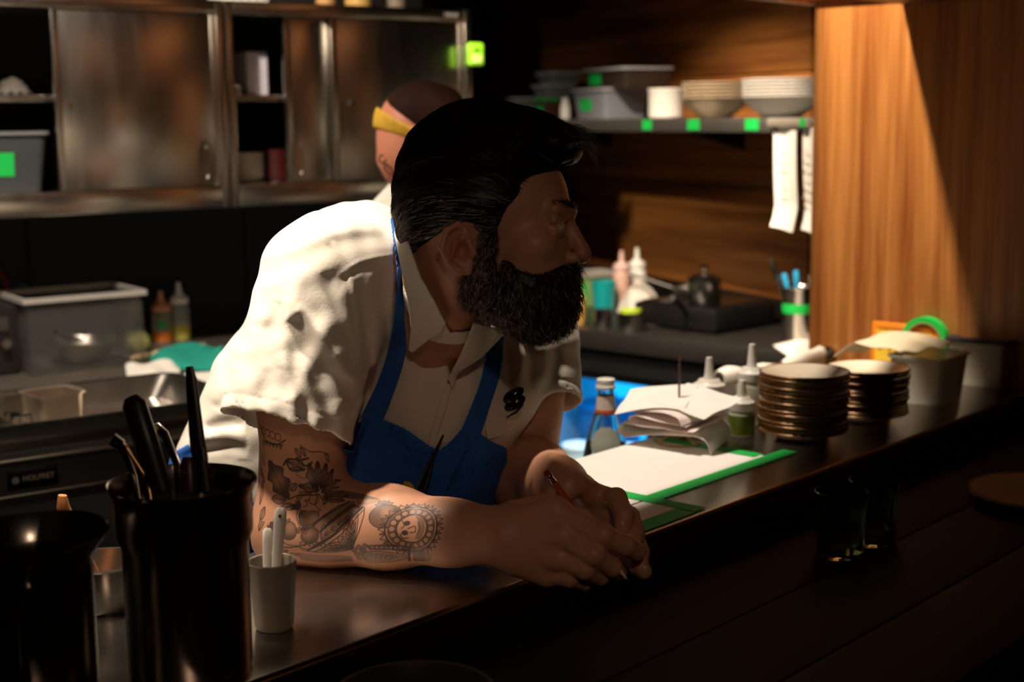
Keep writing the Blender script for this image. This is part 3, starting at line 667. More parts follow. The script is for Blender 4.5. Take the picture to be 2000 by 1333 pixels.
# clear box with a bowl inside
def lk(px, py, dz=0.0003): return PZ(px, py, ZT + dz)
pbx = lk(146, 712)
t = thing('clear_food_box', 'big clear polycarbonate food box on the worktable', 'box', pbx, HK)
w, d, h, th = 0.255, 0.19, 0.165, 0.003
for nm, args in (('side_wall', (-w / 2, -w / 2 + th, -d / 2, d / 2, th, h)), ('side_wall', (w / 2 - th, w / 2, -d / 2, d / 2, th, h)), ('front_wall', (-w / 2 + th, w / 2 - th, -d / 2, -d / 2 + th, th, h)),
                 ('back_wall', (-w / 2 + th, w / 2 - th, d / 2 - th, d / 2, th, h)), ('base', (-w / 2, w / 2, -d / 2, d / 2, 0, th))):
    G().bb(*args).build(nm, CLEARP, t)
g = G()
for a in ((-w / 2 - 0.008, w / 2 + 0.008, -d / 2 - 0.008, -d / 2), (-w / 2 - 0.008, w / 2 + 0.008, d / 2, d / 2 + 0.008), (-w / 2 - 0.008, -w / 2, -d / 2, d / 2), (w / 2, w / 2 + 0.008, -d / 2, d / 2)):
    g.bb(a[0], a[1], a[2], a[3], h - 0.010, h + 0.001)
g.build('rim', mat('rim_plastic', '#c4beb8', 0.3, 0, 0.03, 20, trans=0.4, ior=1.2), t)
t = thing('mixing_bowl', 'steel bowl lying inside the clear food box', 'bowl', pbx + np.array([0.02, 0, 0.0035]), HK)
G().lathe(bowl_prof(0.075, 0.05), 36).build('bowl_body', STEEL, t)
t = thing('whisk', 'dark whisk with steel handle in the clear food box', 'whisk', pbx + np.array([0.02, 0, 0.03]), HK + 0.4)
for k in range(5):
    an = k * math.pi / 5
    G().tube([(0.0 + 0.05 * (1 - math.cos(q)), 0.018 * math.sin(q) * math.cos(an), 0.02 + 0.018 * math.sin(q) * math.sin(an)) for q in np.linspace(0.1, math.pi, 10)], 0.0012, 6).build('wire', mat('dark_wire', '#4a4643', 0.4, 0.7), t)
G().tube([(0.004, 0, 0.02), (-0.03, 0, 0.03), (-0.07, 0, 0.05)], [0.003, 0.006, 0.006], 10).build('handle', STEEL, t)
# black mixer at far left with cords
pm = lk(-42, 735)
t = thing('black_appliance', 'black countertop appliance at the far left of the worktable', 'appliance', pm, HK)
G().box((0, 0.06, 0.075), (0.17, 0.18, 0.15)).build('housing', mat('appl_black', '#1c1a19', 0.35), t, bevel=0.012)
G().box((0, -0.033, 0.11), (0.12, 0.006, 0.03)).build('control_panel', mat('appl_grey', '#4a4644', 0.35, 0.5), t, bevel=0.002)
G().lathe([(0, 0), (0.012, 0), (0.010, 0.012), (0, 0.012)], 20).xf(T(0.05, -0.036, 0.07) @ Rx(math.pi / 2)).build('knob', STEEL, t)
tag(G().tube([W(-20, 500, 3.35), W(8, 545, 3.3), W(16, 575, 3.25), W(10, 625, 3.2)], 0.005, 10).build('red_cord', mat('red_rubber', '#8f1a18', 0.5)), 'red cord hanging at the far left edge', 'cord')
tag(G().tube(spline([W(22, 600, 3.3), W(30, 570, 3.3), W(46, 556, 3.3), W(54, 575, 3.3), W(50, 605, 3.3)], 8), 0.005, 10).build('blue_hose', mat('blue_rubber', '#2f4a66', 0.5)), 'short blue hose loop beside the red cord', 'hose')
ORB = mat('frost_bottle', '#a8a694', 0.35, 0, 0.06, 20, trans=0.35, ior=1.25)
squeeze('squeeze_bottle', 'squeeze bottle with peach cap, green label and orange sauce on the worktable', lk(318, 668), 0.025, 0.075, ORB, mat('peach_cap', '#d9976f', 0.4), 0.028, (0.026, mat('orange_sauce', '#b8641c', 0.4)), None)
t = bpy.data.objects[[o.name for o in bpy.data.objects if o.name.startswith('squeeze_bottle')][-1]]
sb = [o for o in bpy.data.objects if o.get('label', '').startswith('squeeze bottle with peach cap')][0]
G().box((0.006, -0.0262, 0.046), (0.02, 0.0015, 0.015)).xf(Rz(-0.8)).build('tape_label', GREENT, sb)
squeeze('squeeze_bottle', 'tall white-capped squeeze bottle with yellow sauce right of the peach-capped one', lk(353, 664), 0.024, 0.09, mat('frost_bottle2', '#b4bcbc', 0.3, 0, 0.05, 20, trans=0.4, ior=1.25), WHITEP, 0.03, (0.04, mat('yellow_sauce', '#b8b04a', 0.4)))
squeeze('squeeze_bottle', 'small dark sauce bottle partly hidden behind the clear food box', lk(272, 650), 0.018, 0.06, mat('dark_bottle', '#3a3a22', 0.35), WHITEP, 0.02)
t = thing('lime', 'pale green cut lime beside the wooden stick', 'lime', lk(276, 690), 0)
G().lathe([(0, 0), (0.012, 0.003), (0.022, 0.014), (0.025, 0.026), (0.021, 0.04), (0.011, 0.05), (0.004, 0.053), (0, 0.053)], 24).build('fruit', mat('lime_skin', '#c3c87a', 0.5, 0, 0.15, 30), t)
G().lathe([(0, 0.053), (0.003, 0.053), (0.002, 0.058), (0, 0.058)], 10).build('stem', mat('lime_stem', '#6d7a3a', 0.6), t)
a, b = lk(256, 700, 0.012), lk(400, 674, 0.012)
tag(G().tube([a, a + (b - a) * 0.05, a + (b - a) * 0.5, a + (b - a) * 0.95, b], [0.004, 0.0065, 0.007, 0.0065, 0.004], 14).build('wooden_dowel', wood_mat('pale_wood', '#b98f62', '#e0bf94', 0.5, 'X')), 'pale wooden stick lying in front of the squeeze bottles', 'stick')
def cloth(name, label, corners, mt, amp, n=26, th=0.004, seed=0, z0=0.003):
    r = np.random.default_rng(seed); P = [np.array(c) for c in corners]; A = np.zeros((n, n, 3))
    ph = r.uniform(0, 6.28, 8); fq = r.uniform(2, 8, (8, 2))
    for i in range(n):
        for j in range(n):
            u, v = i / (n - 1), j / (n - 1)
            p = (P[0] * (1 - u) + P[1] * u) * (1 - v) + (P[3] * (1 - u) + P[2] * u) * v
            hgt = sum(math.sin(fq[k, 0] * u + fq[k, 1] * v * (1 if k % 2 else -1) + ph[k]) for k in range(8)) / 8
            e = min(1, 6 * min(u, 1 - u, v, 1 - v) + 0.15)
            A[i, j] = p + np.array([0, 0, z0 + amp * (0.55 + hgt) * e])
    return tag(G().sheet(A, th).build(name, mt), label, 'cloth')
cloth('teal_towel', 'crumpled teal kitchen towel on the worktable', (lk(298, 724), lk(292, 692), lk(470, 684), lk(440, 730)), TEAL, 0.035, seed=3)
cloth('white_towel', 'folded white towel in front of the teal one', (lk(250, 750), lk(246, 718), lk(350, 716), lk(352, 752)), CLOTHW, 0.02, seed=5)
cloth('white_towel', 'larger white towel spread between the tray and the shirt', (lk(330, 775), lk(346, 738), lk(500, 730), lk(480, 790)), CLOTHW, 0.015, seed=8)

# ------------------------------------------------------------------ goods on the pass counter
def pc(px, py, dz=0.0003): return PZ(px, py, ZC + dz)
g = G().bb(1.33, 1.795, 1.098, 1.312, ZC + 0.0002, ZC + 0.0008)
tag(g.build('menu_sheet', PAPER), 'large white paper sheet taped flat on the pass counter', 'paper')
tag(G().bb(1.16, 1.475, 1.035, 1.094, ZC + 0.0002, ZC + 0.0008).build('menu_sheet', PAPER), 'narrow white paper strip taped between the sheet and the counter edge', 'paper')
for x0, x1, y0, y1, lab, z in ((1.475, 1.845, 1.082, 1.108, 'green tape strip along the front of the large paper sheet', 0.0009), (1.473, 1.499, 1.012, 1.17, 'green tape strip crossing beside the hands towards the counter edge', 0.0014),
                            (1.14, 1.472, 1.010, 1.040, 'green tape strip along the counter edge by the hands', 0.0009), (1.775, 1.80, 1.115, 1.30, 'green tape strip crossing near the receipts', 0.0014)):
    tag(G().bb(x0, x1, y0, y1, ZC + z, ZC + z + 0.0004).build('green_tape', GREENT), lab, 'tape')
# ledge and water bottle behind the pass
t = thing('lower_ledge', 'steel ledge on the kitchen side of the pass under the water bottle', 'shelf', (2.0, 1.45, 0))
G().bb(1.62, 2.5, 1.33, 1.57, 0.815, 0.83).build('ledge_board', STEEL, t, world=True, bevel=0.002)
for x in (1.66, 2.44): G().bb(x, x + 0.03, 1.45, 1.48, 0, 0.814).build('leg', STEEL, t, world=True)
wb = W(1183, 740, 2.36); t = thing('water_bottle', 'glass water bottle with white cap standing behind the pass', 'bottle', (wb[0], wb[1], 0.8303))
H = wb[2] - 0.8303
k = H / 0.30
oprof = [(0, 0), (0.036, 0), (0.041, 0.006), (0.0415, 0.13 * k), (0.040, 0.15 * k), (0.034, 0.19 * k), (0.024, 0.225 * k), (0.016, 0.252 * k), (0.0135, 0.27 * k), (0.0135, 0.283 * k)]
iprof = [(r - 0.0025 if r > 0.005 else 0, z + (0.004 if i < 2 else 0)) for i, (r, z) in enumerate(oprof)][::-1]
G().lathe(oprof + iprof, 40).build('glass_body', GLASS, t)
G().lathe([(0, 0.005), (0.0375, 0.005), (0.0385, 0.01), (0.0385, 0.13 * k), (0.037, 0.15 * k), (0.031, 0.19 * k), (0, 0.19 * k)], 36).build('water', mat('water', '#dff2f4', 0.0, 0, 0.0, 10, trans=1.0, ior=1.33), t)
G().lathe([(0.0139, 0.243 * k), (0.0172, 0.246 * k), (0.0142, 0.272 * k)], 32).build('neck_label', mat('neck_label', '#e8d8cc', 0.5, 0, 0.25, 90), t)
G().lathe([(0.0178, 0.2405 * k), (0.0184, 0.244 * k), (0.0170, 0.249 * k)], 32).build('neck_ring', mat('orange_print', '#d8603a', 0.5), t)
G().lathe([(0, 0.2835 * k), (0.0165, 0.2835 * k), (0.0165, 0.288 * k), (0.0150, 0.289 * k), (0.0150, 0.299 * k), (0.013, 0.3 * k), (0, 0.3 * k)], 36, fn=lambda a, r, z: 1 + (0.02 * math.cos(24 * a) if z > 0.289 * k else 0)).build('cap', WHITEP, t)
A = np.zeros((9, 11, 3)); ca = math.atan2(-wb[1], -wb[0]) 
for i in range(9):
    for j in range(11):
        z = (0.172 + 0.05 * i / 8) * k
        rr = np.interp(z, [q[1] for q in oprof], [q[0] for q in oprof]) + 0.0009
        wdt = 0.85 * math.sqrt(max(0.02, 1 - ((i - 4) / 4.3) ** 2)); an = ca + wdt * (j / 10 * 2 - 1) * 0.95
        A[i, j] = (rr * math.cos(an), rr * math.sin(an), z)
G().sheet(A, 0.0004).build('label', mat('grey_label', '#a9aca0', 0.6, 0, 0.1, 60), t)
# ticket spike and receipts
sp = pc(1326, 866)
t = thing('ticket_spike', 'steel ticket spike on a wire foot holding the receipts', 'spike', sp)
G().tube([(0, 0, 0.004), (0, 0, 0.12), (0, 0, 0.158)], [0.0019, 0.0019, 0.0005], 8).build('needle', mat('spike_steel', '#8a8074', 0.3, 1), t)
G().tube([(0.034 * math.cos(q), 0.034 * math.sin(q), 0.0022) for q in np.linspace(0, 2 * math.pi, 33)], 0.002, 8, caps=False).build('wire_foot', mat('brass_wire', '#b8a070', 0.3, 1), t)
for q in (0.4, 2.5, 4.6): G().tube([(0.034 * math.cos(q), 0.034 * math.sin(q), 0.003), (0.015 * math.cos(q), 0.015 * math.sin(q), 0.014), (0, 0, 0.018)], 0.0018, 8).build('strut', mat('brass_wire', '#b8a070', 0.3, 1), t)
# receipts: curled slips; profile in (a = towards the camera side along -Y, z), swept along X
def slip(label, prof, x0, x1, tilt, skew, mt, rz=0.0):
    P = spline(prof, 8); n = len(P); A = np.zeros((n, 12, 3))
    for i in range(n):
        for j in range(12):
            x = x0 + (x1 - x0) * j / 11
            A[i, j] = (x, -P[i, 0] + skew * j / 11, 0.70 * P[i, 1] + tilt * j / 11 + 0.0015 * math.sin(j * 0.7 + i * 0.25))
    tt = thing('receipt', label, 'receipt', sp, rz, 'receipts on the ticket spike')
    G().sheet(A, 0.0007).build('slip', mt, tt)
slip('lowest curled white receipt on the ticket spike, its end rolled like a tube', [(0.080, 0.002), (0.072, 0.028), (0.052, 0.040), (0.015, 0.036), (-0.03, 0.026), (-0.062, 0.020), (-0.078, 0.032), (-0.066, 0.046), (-0.03, 0.047), (0.0, 0.050)], -0.055, 0.045, 0.012, 0.012, PAPER, 0.15)
slip('pinkish receipt folded above the lowest one on the spike', [(0.065, 0.052), (0.040, 0.046), (0.0, 0.052), (-0.045, 0.050), (-0.052, 0.062), (-0.035, 0.070), (0.01, 0.064), (0.05, 0.058)], -0.060, 0.040, 0.010, 0.0, PINKP, 0.05)
slip('second pink receipt arched in a loop on the spike', [(0.055, 0.063), (0.045, 0.077), (0.015, 0.086), (-0.02, 0.080), (-0.045, 0.070), (-0.05, 0.074), (-0.03, 0.083)], -0.058, 0.035, 0.006, 0.0, PINKP, -0.1)
slip('flat white receipt sticking out left on top of the spike', [(0.02, 0.088), (-0.02, 0.088), (-0.06, 0.082), (-0.09, 0.070)], -0.045, 0.04, 0.022, 0.0, PAPER, 0.35)
slip('flat white receipt sticking out right on top of the spike', [(-0.03, 0.092), (0.01, 0.092), (0.05, 0.086), (0.085, 0.080)], -0.035, 0.05, 0.018, 0.0, PAPER, -0.15)
# squeeze bottles
squeeze('squeeze_bottle', 'white squeeze bottle behind the receipts on the pass', pc(1384, 832), 0.0275, 0.055, WHITEP, mat('cap_white', '#e9e3d8', 0.4), 0.036)
squeeze('squeeze_bottle', 'tall frosted squeeze bottle next to the nearer plate stack', pc(1467, 828), 0.025, 0.072, mat('frost_green', '#c4c4ae', 0.35, 0, 0.05, 20, trans=0.3, ior=1.25), WHITEP, 0.038)
squeeze('squeeze_bottle', 'short squeeze bottle with green oil in front of the tall frosted one', pc(1448, 850), 0.021, 0.040, mat('frost_green2', '#b9bba0', 0.35, 0, 0.05, 20, trans=0.3, ior=1.25), mat('cap_white', '#e9e3d8', 0.4), 0.026, (0.034, mat('green_oil', '#5d6a1c', 0.25)))
t = thing('bottle_cap', 'small white bottle cap lying beside the receipts', 'cap', pc(1411, 862))
G().lathe([(0, 0), (0.008, 0), (0.0085, 0.012), (0.006, 0.014), (0, 0.014)], 20).build('cap_shell', WHITEP, t)
G().lathe([(0.0086, 0.001), (0.0092, 0.003), (0.0086, 0.005)], 20).build('cap_ring', WHITEP, t)
# towel over a short rail at the pillar
rz0 = 1.078
t = thing('towel_rail', 'thin steel rail fixed to the pillar behind the plates', 'rail', (XP, 1.42, rz0))
G().tube([(-0.42, 0, 0), (-0.001, 0, 0)], 0.006, 10).build('bar', STEEL, t)
G().lathe([(0, -0.008), (0.014, -0.008), (0.014, 0), (0, 0)], 16).xf(T(-0.0005, 0, 0) @ Ry(math.pi / 2)).build('flange', STEEL, t)
A = np.zeros((24, 22, 3)); x0 = XP - 0.40
for i in range(24):
    f = i / 23 * 2 - 1
    for j in range(22):
        x = x0 + 0.36 * j / 21
        rr = 0.012 + 0.004 * math.sin(j * 0.9)
        if abs(f) < 0.25: an = f / 0.25 * math.pi / 2; A[i, j] = (x, 1.42 + rr * math.sin(an), rz0 + rr * math.cos(an) + 0.006 * math.sin(j * 0.35 + 1))
        else:
            s = 1 if f > 0 else -1; dn = (abs(f) - 0.25) * 0.16
            A[i, j] = (x + 0.01 * math.sin(j + i * 0.2) * dn * 6, 1.42 + s * (rr + 0.01 * math.sin(j * 0.8) * min(1, dn * 10)), rz0 - dn + 0.006 * math.sin(j * 0.35 + 1))
tag(G().sheet(A, 0.003).build('white_towel', CLOTHW), 'white towel draped over the rail behind the squeeze bottles', 'cloth')
# plates
def plate_stack(base, r, count, lab, grp, spc, scallop=0):
    fn = (lambda a, rr, z: 1 + (0.012 * math.cos(40 * a) if rr > r * 0.9 else 0)) if scallop else None
    p = thing('side_plate', nth(0, count) + ' ' + lab, 'plate', base, 0.0, grp)
    G().lathe(plate_prof(r * 0.985, 0.0155, 0.0034), 56).build('plate_body', CERAM, p)
    ring = [(r * 0.945, 0.0148), (r * 0.99, 0.0162), (r * 1.004, 0.0152), (r * 0.998, 0.0128), (r * 0.975, 0.0122)]
    G().lathe(ring, 72, fn=fn).build('gilt_rim', GILT, p)
    rr = np.random.default_rng(int(r * 1e5))
    for i in range(1, count):
        dx, dy = rr.normal(0, 0.0013, 2)
        dup(p, (base[0] + dx, base[1] + dy, base[2] + i * spc), rr.uniform(0, 6), nth(i, count) + ' ' + lab)
    return p
ps1 = pc(1567, 853); ps2 = pc(1692, 818)
plate_stack(ps1, 0.0695, 16, 'brown-rimmed cream plate in the nearer, taller stack', 'plates in the nearer stack', 0.0060, 1)
plate_stack(ps2, 0.068, 13, 'brown-rimmed cream plate in the farther stack by the tubs', 'plates in the farther stack', 0.0060)
# tubs at the end of the pass
pA = pc(1812, 782)
lidbox('frosted_tub', 'frosted plastic tub with a liner bag beside the farther plate stack', pA, 0.05, 0.115, 0.10, 0.085, FROST, None, taper=0.85)
A = np.zeros((16, 20, 3))
for i in range(16):
    for j in range(20):
        u, v = i / 15 * 2 - 1, j / 19 * 2 - 1
        A[i, j] = (0.075 * u + 0.01, 0.062 * v + 0.048 + 0.02 * (1 - u), 0.090 + 0.022 * (1 - v * v) * (1 - u * u * 0.6) - 0.012 * (v > 0.4) * (v - 0.4) * 2 + 0.003 * math.sin(7 * u + 5 * v))
t = thing('liner_bag', 'pale crinkled plastic bag lying over the frosted tub', 'bag', pA, 0.05)
G().sheet(A, 0.0012).build('bag_skin', mat('liner_plastic', '#d8cbb0', 0.35, 0, 0.1, 40, trans=0.25, ior=1.2), t)
lidbox('dark_tub', 'dark filled tub right of the frosted tub, under the shadow line', pc(1925, 748), 0.05, 0.11, 0.11, 0.085, FROST, mat('navy_sheet', '#232833', 0.5), taper=0.85)
lidbox('clear_tub', 'clear plastic tub behind the dark tub against the pillar', pc(1905, 722), 0.05, 0.10, 0.10, 0.11, CLEARP, None, taper=0.9)
lidbox('clear_tub', 'clear plastic tub at the right edge of the pass counter', pc(2040, 738), 0.05, 0.11, 0.10, 0.10, CLEARP, LIDC, taper=0.9)
# orange sign leaning on the pillar and green tape roll
q0 = PPL(1701, 628, (XP - 0.022, 0, 0), np.array([1.0, 0, 0])); q1 = PPL(1838, 650, (XP - 0.022, 0, 0), np.array([1.0, 0, 0]))
t = thing('orange_sign', 'orange sign with yellow panel and brown characters leaning on the pillar', 'sign', (XP - 0.0225, (q0[1] + q1[1]) / 2, ZC + 0.0003))
sw = abs(q0[1] - q1[1]); shh = q0[2] - ZC
g = G().box((0, 0, shh / 2), (0.008, sw, shh)); g.xf(Ry(0.08)); g.build('sign_board', mat('orange_plastic', '#f08a1e', 0.45), t, bevel=0.0035, seg=3)
g = G().box((-0.0046, 0.004, shh * 0.55), (0.0012, sw * 0.80, shh * 0.62)); g.xf(Ry(0.08)); g.build('yellow_panel', mat('yellow_print', '#f2c83a', 0.5), t)
g = G().box((-0.0044, 0.0, shh * 0.885), (0.001, sw * 0.82, 0.0014)); g.xf(Ry(0.08)); g.build('border_line', INK, t)
def stroke(pts, w):   # pts in sign plane (y towards left, z)
    gg = G()
    for (a, b) in zip(pts[:-1], pts[1:]):
        y0, z0 = a; y1, z1 = b; L = math.hypot(y1 - y0, z1 - z0); an = math.atan2(z1 - z0, y1 - y0)
        gg.v, gg.f = gg.v, gg.f
        hh = G().box((0, 0, 0), (0.001, L + w * 0.6, w)); hh.xf(T(-0.0056, (y0 + y1) / 2, (z0 + z1) / 2) @ Rx(an)); gg.add(hh.v, hh.f)
    gg.xf(Ry(0.08)); return gg
c = shh * 0.60; L0 = sw * 0.36; e = sw / 10
stroke([(L0, c + 0.012), (L0 - e, c + 0.012), (L0 - e * 0.6, c - 0.002), (L0, c - 0.012)], 0.0028).build('character', INK, t)
stroke([(L0 - 1.5 * e, c + 0.014), (L0 - 1.5 * e, c - 0.014)], 0.0028).build('character', INK, t)
for o_ in (2.6, 4.2):
    cy = L0 - o_ * e
    stroke([(cy + 0.004 * math.cos(q), c + 0.004 + 0.005 * math.sin(q)) for q in np.linspace(0, 6.28, 12)], 0.002).build('character', INK, t)
    stroke([(cy + 0.0045 * math.cos(q), c - 0.006 + 0.0055 * math.sin(q)) for q in np.linspace(0, 6.28, 12)], 0.002).build('character', INK, t)
stroke([(L0 - 5.9 * e, c + 0.002), (L0 - 6.2 * e, c + 0.002)], 0.004).build('character', INK, t)
q = PPL(1812, 640, (XP - 0.006, 0, 0), np.array([1.0, 0, 0]))
tr = 0.046
t = thing('tape_roll', 'bright green tape roll standing behind the orange sign', 'tape roll', (XP - 0.013, q[1], ZC + 0.0003))
zc = q[2] - ZC - tr + 0.021
g = G().lathe([(tr, -0.010), (tr, 0.010), (tr * 0.78, 0.010), (tr * 0.78, -0.010)], 48, loop=True).xf(T(0, 0, max(tr, zc)) @ Ry(math.pi / 2)); g.build('tape_wind', mat('tape_green', '#1fd457', 0.4, 0, 0.06), t)
g = G().lathe([(tr * 0.779, -0.0105), (tr * 0.779, 0.0105), (tr * 0.72, 0.0105), (tr * 0.72, -0.0105)], 48, loop=True).xf(T(0, 0, max(tr, zc)) @ Ry(math.pi / 2)); g.build('core', mat('core_card', '#a88a62', 0.8), t)

# ------------------------------------------------------------------ foreground left
pp = np.array([0.655, 1.095, ZC + 0.0003]); pp = pc(374, 1306)
t = thing('utensil_pot', 'tall dark steel bain-marie pot holding utensils, at the lower left', 'pot', pp)
dP = float((pp - CAM) @ _F); R0 = 140 * dP / FPX; RB = 119 * dP / FPX; HP = 0.176
G().lathe([(0, 0), (RB * 0.96, 0), (RB, 0.006), (RB * 1.01, HP - 0.055), (RB * 1.09, HP - 0.045), (RB * 1.10, HP - 0.010), (R0, HP), (R0 * 1.005, HP + 0.0015), (R0 * 0.985, HP + 0.002), (RB * 1.07, HP - 0.010), (RB * 1.06, HP - 0.044), (RB * 0.985, HP - 0.055), (RB * 0.97, 0.006), (0, 0.005)], 72).build('pot_body', POTST, t)
G().lathe([(R0 * 0.985, HP + 0.002), (R0 * 1.004, HP + 0.0032), (R0 * 1.010, HP + 0.001), (R0 * 1.0, HP - 0.001)], 72).build('rolled_rim', mat('rim_steel', '#a39b92', 0.2, 1), t)
DK = mat('dark_handle', '#1a1412', 0.4, 0, 0.2, 30)
def topt(px, py, d=None): return W(px, py, d if d else dP)
def ut(nm, lab, cat, parts):
    t = thing(nm, lab, cat, pp)
    for (pn, pts, rad, m_, fl) in parts:
        G().tube([np.array(p) for p in pts], rad, 14, flat=fl).build(pn, m_, t, world=True)
base = lambda dx, dy: pp + np.array([dx, dy, 0.012])
ut('kitchen_knife', 'knife with thick black handle leaning left in the utensil pot', 'knife', [('handle', [topt(315, 960), topt(290, 880), topt(262, 790), topt(255, 775)], [0.0125, 0.0140, 0.0135, 0.007], DK, 0.75), ('blade', [base(0.022, -0.022), topt(316, 962)], [0.010, 0.009], STEEL, 0.12)])
ut('spatula', 'slim dark spatula standing upright in the utensil pot', 'spatula', [('handle', [topt(398, 960, dP + .01), topt(384, 850, dP + .01), topt(373, 740, dP + .01), topt(370, 716, dP + .01)], [0.0105, 0.0095, 0.0070, 0.0045], DK, 0.6), ('blade', [base(-0.012, 0.028), topt(399, 962, dP + .01)], [0.016, 0.010], STEEL, 0.12), ('ferrule', [topt(392, 900, dP + .008), topt(390, 875, dP + .008)], [0.0095, 0.009], POTST, 0.6)])
ut('tongs', 'steel kitchen tongs at the left side inside the utensil pot', 'tongs', [('arm', [base(-0.034, -0.01), topt(262, 930), topt(240, 872)], [0.004, 0.005, 0.006], POTST, 0.5), ('arm', [base(-0.026, -0.014), topt(285, 940), topt(236, 868)], [0.004, 0.005, 0.006], mat('bronze_steel', '#8a6a45', 0.25, 1), 0.5), ('spring_joint', [topt(236, 870), topt(228, 862), topt(222, 872)], [0.007, 0.009, 0.007], POTST, 0.8)])
ut('bent_spoon', 'bent steel spoon handle with yellow tip in the utensil pot', 'spoon', [('handle', [base(0.014, 0.020), topt(345, 905, dP + .03), topt(322, 850, dP + .035), topt(308, 835, dP + .04), topt(298, 838, dP + .04)], [0.005, 0.006, 0.006, 0.005, 0.004], STEEL, 0.4), ('tip', [topt(302, 834, dP + .0398), topt(296, 838, dP + .0398)], [0.0062, 0.005], mat('yellow_tip', '#cfa83a', 0.4), 0.6)])
ut('palette_knife', 'short dark handled palette knife in the middle of the utensil pot', 'knife', [('handle', [topt(368, 960), topt(366, 910), topt(366, 893)], [0.009, 0.0095, 0.005], mat('rust_handle', '#3a150f', 0.4), 0.7), ('blade', [base(0.002, -0.004), topt(368, 962)], [0.010, 0.008], STEEL, 0.12), ('rivet', [topt(360, 925, dP - .0072), topt(360, 926, dP - .009)], [0.002, 0.0015], mat('brass', '#a8803a', 0.3, 1), 1)])
# jug
pj = pc(75, 1372); dJ = float((pj - CAM) @ _F); RJ = 118 * dJ / FPX; RT = 152 * dJ / FPX; HJ = 0.152
t = thing('steel_jug', 'steel jug with flared rim and strap handle at the left edge', 'jug', pj)
lip = lambda a, r, z: 1 + (0.10 * max(0, math.cos(a - 0.4)) ** 8 if z > HJ - 0.02 else 0)
G().lathe([(0, 0), (RJ * 0.97, 0), (RJ, 0.006), (RJ, HJ - 0.030), (RJ * 1.02, HJ - 0.02), (RT * 1.0, HJ), (RT * 0.985, HJ + 0.001), (RJ * 0.98, HJ - 0.021), (RJ * 0.97, HJ - 0.03), (RJ * 0.97, 0.006), (0, 0.005)], 72, fn=lip).build('jug_body', POTST, t)
vdir = -np.array([_F[0], _F[1]]) / np.hypot(_F[0], _F[1]); rdir = np.array([_R0[0], _R0[1]])
def jl(o, r, z): q = vdir * o + rdir * r; return (q[0], q[1], z)
hr = (128 - 75) * dJ / FPX * 0.55
G().tube([jl(RJ * 0.97, hr * 0.8, HJ - 0.036), jl(RJ + 0.018, hr, HJ - 0.034), jl(RJ + 0.026, hr, HJ - 0.040), jl(RJ + 0.026, hr, HJ - 0.085), jl(RJ + 0.022, hr, HJ - 0.104), jl(RJ * 0.97, hr * 0.8, HJ - 0.108)], [0.009] * 6, 10, flat=0.35, up=(rdir[0] * 0 + vdir[0], vdir[1], 0.3)).build('handle', POTST, t)
# low steel pan behind the jug and pot with wooden spoon
pn_ = pc(208, 1180)
t = thing('low_steel_pan', 'low steel pan between the jug and the utensil pot', 'pan', pn_)
G().lathe([(0, 0), (0.040, 0), (0.042, 0.004), (0.042, 0.045), (0.046, 0.048), (0.0405, 0.048), (0.04, 0.006), (0, 0.005)], 40).build('pan_body', mat('pan_steel', '#b0a79d', 0.25, 1), t)
t = thing('wooden_spoon', 'wooden spoon with orange lit tip rising behind the jug', 'spoon', pn_)
w1 = W(122, 968, 1.46)
G().tube([pn_ + np.array([0.0, 0, 0.01]), (pn_ + w1) / 2, w1 + np.array([0, 0, -0.012]), w1], [0.005, 0.006, 0.0095, 0.006], 12, flat=0.6).build('spoon_shaft', wood_mat('spoon_wood', '#b06a35', '#e0985c', 0.5, 'Z'), t, world=True)
# ceramic cup with two spoons
pcup = pc(536, 1226); dC = float((pcup - CAM) @ _F); rc_ = 47 * dC / FPX; hc = 0.068
t = thing('ceramic_cup', 'small beige ceramic cup with two white spoons', 'cup', pcup)
CUPM = mat('beige_stoneware', '#8d8172', 0.5, 0, 0.12, 40, 0.05)
facet = lambda a, r, z: 1 + 0.012 * math.cos(9 * a)
G().lathe([(0, 0), (rc_ * 0.72, 0), (rc_ * 0.80, 0.004), (rc_ * 0.98, hc - 0.004), (rc_, hc), (rc_ * 0.95, hc + 0.0012), (rc_ * 0.90, hc - 0.002), (rc_ * 0.72, 0.008), (0, 0.006)], 72, fn=facet).build('cup_body', CUPM, t)
G().lathe([(rc_ * 0.955, hc + 0.0010), (rc_ * 0.985, hc + 0.0018), (rc_ * 1.002, hc + 0.0004)], 72).build('lip', mat('cup_lip', '#a39886', 0.4), t)
CS = mat('white_porcelain', '#e8e0d2', 0.25, 0, 0.03, 20, coat=0.3)
